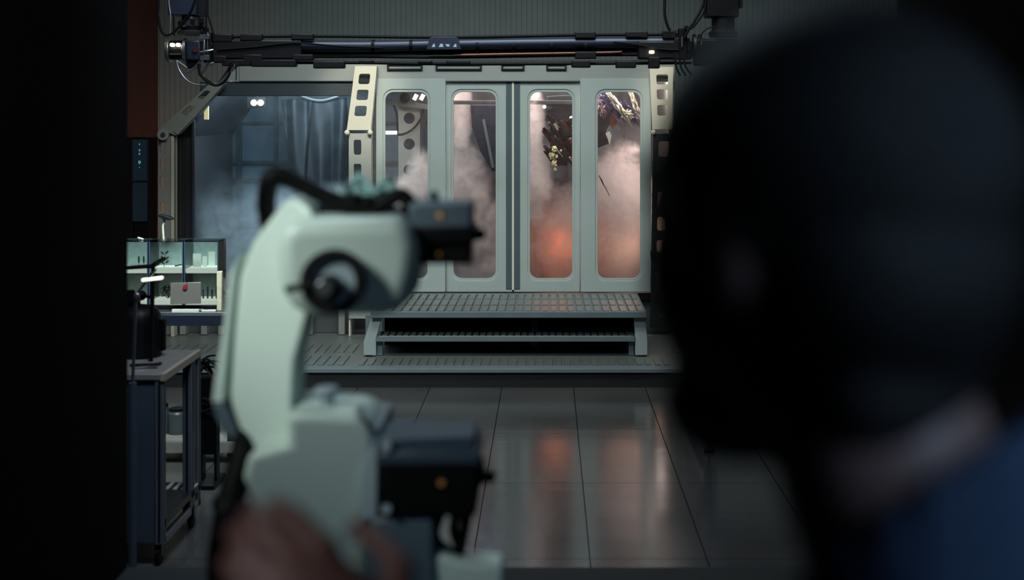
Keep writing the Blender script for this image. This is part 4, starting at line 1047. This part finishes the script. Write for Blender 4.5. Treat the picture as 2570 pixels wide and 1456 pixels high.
# pedestal table
t = thing('robot_pedestal', 'dark pedestal table carrying the white robot arm', 'pedestal', (pc.x, RY+.08, .63))
MB().box(pc.x-.22, RY-.14, 1.21, pc.x+.26, RY+.32, 1.25).build('top_plate', M_DSTEEL, t, bevel=.004)
MB().box(pc.x-.10, RY-.02, .66, pc.x+.12, RY+.20, 1.21).build('column', M_BLACK, t, bevel=.006)
MB().box(pc.x-.22, RY-.14, .63, pc.x+.26, RY+.32, .66).build('foot_plate', M_DSTEEL, t, bevel=.004)

# =================================================================== PERSON
spot('hand_fill_spot', (-1.3, .35, 2.75), (-.19, 1.01, 1.97), 19, (1.0, .88, .88), 17, .6, .08)  # added fill spot that lifts the raised hand out of the dark
area('jacket_fill_light', (1.15, -.2, 2.9), (.35, .65, 2.0), .5, 1.7, (.45, .70, 1.0), .5, 60)  # added blue fill for the jacket, without a visible source
HC = Vector((.142, .745, 2.240))
fw = Vector((-.72, .69, 0)).normalized(); lf = Vector((-fw.y, fw.x, 0)); up = Vector((0, 0, 1))
R3 = Matrix((fw, lf, up)).transposed()
def H(f, l, u): return HC+fw*f+lf*l+up*u
def ell(q, c, a, b, cz_): return q.ball(c, a, b, cz_, n=28, m=18, rot=R3)
q = MB()
ell(q, H(-.012, 0, .022), .099, .078, .088)          # skull
ell(q, H(.022, 0, -.030), .076, .068, .080)          # face
ell(q, H(.040, 0, -.102), .048, .052, .036)          # chin
ell(q, H(.015, .035, -.065), .045, .022, .035); ell(q, H(.015, -.035, -.065), .045, .022, .035)   # jaw
ell(q, H(.072, 0, .028), .020, .055, .014)           # brow
ell(q, H(.093, 0, -.022), .018, .015, .014); ell(q, H(.085, 0, .0), .012, .009, .026)             # nose
ell(q, H(.082, 0, -.054), .010, .024, .006); ell(q, H(.080, 0, -.063), .010, .021, .006)          # lips
for s_ in (-1, 1):
    ell(q, H(.074, s_*.031, .008), .012, .014, .011)
    ell(q, H(-.005, s_*.078, -.012), .018, .007, .030)                                            # ears
NB = Vector((.214, .70, 2.005))
q.cyl(H(-.015, 0, -.04), NB, .056, 24, .062)
SH_L = NB+lf*.18+Vector((0, 0, -.04)); SH_R = NB-lf*.18+Vector((0, 0, -.04))
HIP = Vector((.26, .64, 1.50))
chest = NB+Vector((.01, -.01, -.20))
def cap(q, a, b, r0, r1, n=20):
    q.cyl(a, b, r0, n, r1); q.ball(a, r0, n=n, m=12); q.ball(b, r1, n=n, m=12)
cap(q, SH_L, SH_R, .058, .058)
q.ball(chest, .11, .175, .20, n=28, m=18, rot=R3)
q.ball((chest+HIP)/2, .10, .15, .20, n=28, m=18, rot=R3)
q.ball(HIP, .11, .165, .13, n=28, m=18, rot=R3)
EL = Vector((-.02, .82, 1.70)); WR = Vector((-.118, 1.0, 1.885))
cap(q, SH_L, EL, .050, .040); cap(q, EL, WR, .041, .027)
ER = SH_R+Vector((.05, -.04, -.29)); WRr = ER+Vector((-.10, .17, -.14))
cap(q, SH_R, ER, .050, .040); cap(q, ER, WRr, .041, .027)
for s_ in (-1, 1):
    hp = HIP+lf*(.085*s_)+Vector((0, 0, -.06)); kn = hp+Vector((0, .02, -.40)); an = Vector((hp.x, hp.y+.0, .71))
    cap(q, hp, kn, .085, .058); cap(q, kn, an, .055, .038)
    cap(q, Vector((an.x, an.y, .675)), Vector((an.x, an.y, .675))+fw*.15, .042, .034)
# hands: palm, five fingers
def hand(q, wr, kn, side, out, curl):
    # wr wrist, kn middle knuckle, side unit vector from index to little finger, out back-of-hand normal
    d = (kn-wr).normalized()
    M3 = Matrix((d, side, d.cross(side))).transposed()
    q.ball((wr+kn)/2, (kn-wr).length*.62, .041, .019, n=20, m=12, rot=M3)
    for i, (off, L) in enumerate(((-.030, .040), (-.010, .045), (.010, .042), (.029, .033))):
        k0 = kn+side*off-d*abs(off)*.2; dirs = d; p = k0
        cap(q, wr*.35+k0*.65, k0, .012, .0115, 12)
        for j, (ang, f_) in enumerate(((curl*.55, 1.0), (curl*1.1, .7), (curl*.8, .52))):
            ax = side
            dirs = (Matrix.Rotation(ang, 3, ax) @ dirs).normalized()
            p2 = p+dirs*L*f_; cap(q, p, p2, .0098-.0009*j, .0092-.0009*j, 12); p = p2
    b0 = wr+d*.025-side*.030
    d2 = (d*.6-side*.75-out*.3).normalized(); p1 = b0+d2*.042; d3 = (d*.9-side*.1-out*.5).normalized(); p2 = p1+d3*.03; p3 = p2+(d+side*.3-out*.4).normalized()*.024
    cap(q, b0, p1, .015, .012, 12); cap(q, p1, p2, .0115, .010, 12); cap(q, p2, p3, .010, .0085, 12)
KN = Vector((-.195, 1.02, 1.958))
dn = (KN-WR).normalized()
side = Vector((.35, .30, .55)); side = (side-dn*side.dot(dn)).normalized()*-1
outv = dn.cross(side).normalized()
hand(q, WR, KN, side, outv, .62)
KR = WRr+Vector((-.03, .07, -.03)); dr = (KR-WRr).normalized(); sr = Vector((0, 0, 1)).cross(dr).normalized()
hand(q, WRr, KR, sr, Vector((0, 0, 1)), .5)
body = q.build('person', mat('brown_skin', (118, 92, 88), .5, var=.08, bump=.05), smooth=True)
rm = body.modifiers.new('surface', 'REMESH'); rm.mode = 'VOXEL'; rm.voxel_size = .0045; rm.use_smooth_shade = True
sm_ = body.modifiers.new('soften', 'SMOOTH'); sm_.iterations = 4; sm_.factor = .5
tag(body, 'person seen from behind with dark hair, blue jacket and a raised hand', 'person')
def cloth(q, name, m_, vox=.007):
    o = q.build(name, m_, body, smooth=True)
    r = o.modifiers.new('surface', 'REMESH'); r.mode = 'VOXEL'; r.voxel_size = vox; r.use_smooth_shade = True
    s_ = o.modifiers.new('soften', 'SMOOTH'); s_.iterations = 3
    return o
q = MB()
q.ball(H(-.018, 0, .032), .107, .086, .091, n=30, m=20, rot=R3)
q.ball(H(-.045, 0, -.012), .075, .080, .080, n=30, m=20, rot=R3)
q.ball(H(-.055, 0, -.070), .040, .060, .060, n=24, m=16, rot=R3)
for s_ in (-1, 1): q.ball(H(.0, s_*.066, .01), .045, .020, .05, n=16, m=12, rot=R3)
cloth(q, 'hair', mat('black_hair', (16, 13, 14), .6, bump=.5, bscale=300), .005)
for s_ in (-1, 1):
    MB().ball(H(.080, s_*.031, .008), .0085, n=12, m=8).build('eye', mat('eye_white', (200, 196, 190), .2), body, smooth=True)
q = MB()
cap(q, SH_L, SH_R, .072, .072)
q.ball(chest, .128, .195, .215, n=28, m=18, rot=R3)
q.ball((chest+HIP)/2, .118, .168, .21, n=28, m=18, rot=R3)
q.ball(HIP+Vector((0, 0, .02)), .125, .18, .12, n=28, m=18, rot=R3)
cap(q, SH_L, EL, .066, .054); q.cyl(EL, EL.lerp(WR, .80), .054, 20, .040); q.cyl(ER, ER.lerp(WRr, .85), .054, 20, .040); cap(q, SH_R, ER, .066, .054)
col = []
for k in range(24):       # raised collar, higher at the nape
    a = 2*math.pi*k/24; v = fw*(.066*math.cos(a))+lf*(.070*math.sin(a)); hgt = .075-.060*math.cos(a)
    q.bar(NB+v+Vector((0, 0, -.02))-fw*.012, NB+v*1.05+Vector((-.012, 0, .02+hgt)), .026, .016)
cloth(q, 'jacket', mat('blue_jacket', (46, 64, 90), .85, bump=.2, bscale=200))
q = MB()
q.ball(HIP+Vector((0, 0, -.03)), .118, .172, .12, n=28, m=18, rot=R3)
for s_ in (-1, 1):
    hp = HIP+lf*(.085*s_)+Vector((0, 0, -.06)); kn = hp+Vector((0, .02, -.40)); an = Vector((hp.x, hp.y, .73))
    cap(q, hp, kn, .096, .070); q.cyl(kn, an, .070, 20, .058)
cloth(q, 'trousers', mat('dark_trousers', (28, 30, 36), .9))
for s_ in (-1, 1):
    hp = HIP+lf*(.085*s_); a_ = Vector((hp.x, hp.y, .675))
    q = MB(); cap(q, a_, a_+fw*.16, .046, .039)
    cloth(q, 'shoe', M_BLACK, .006)
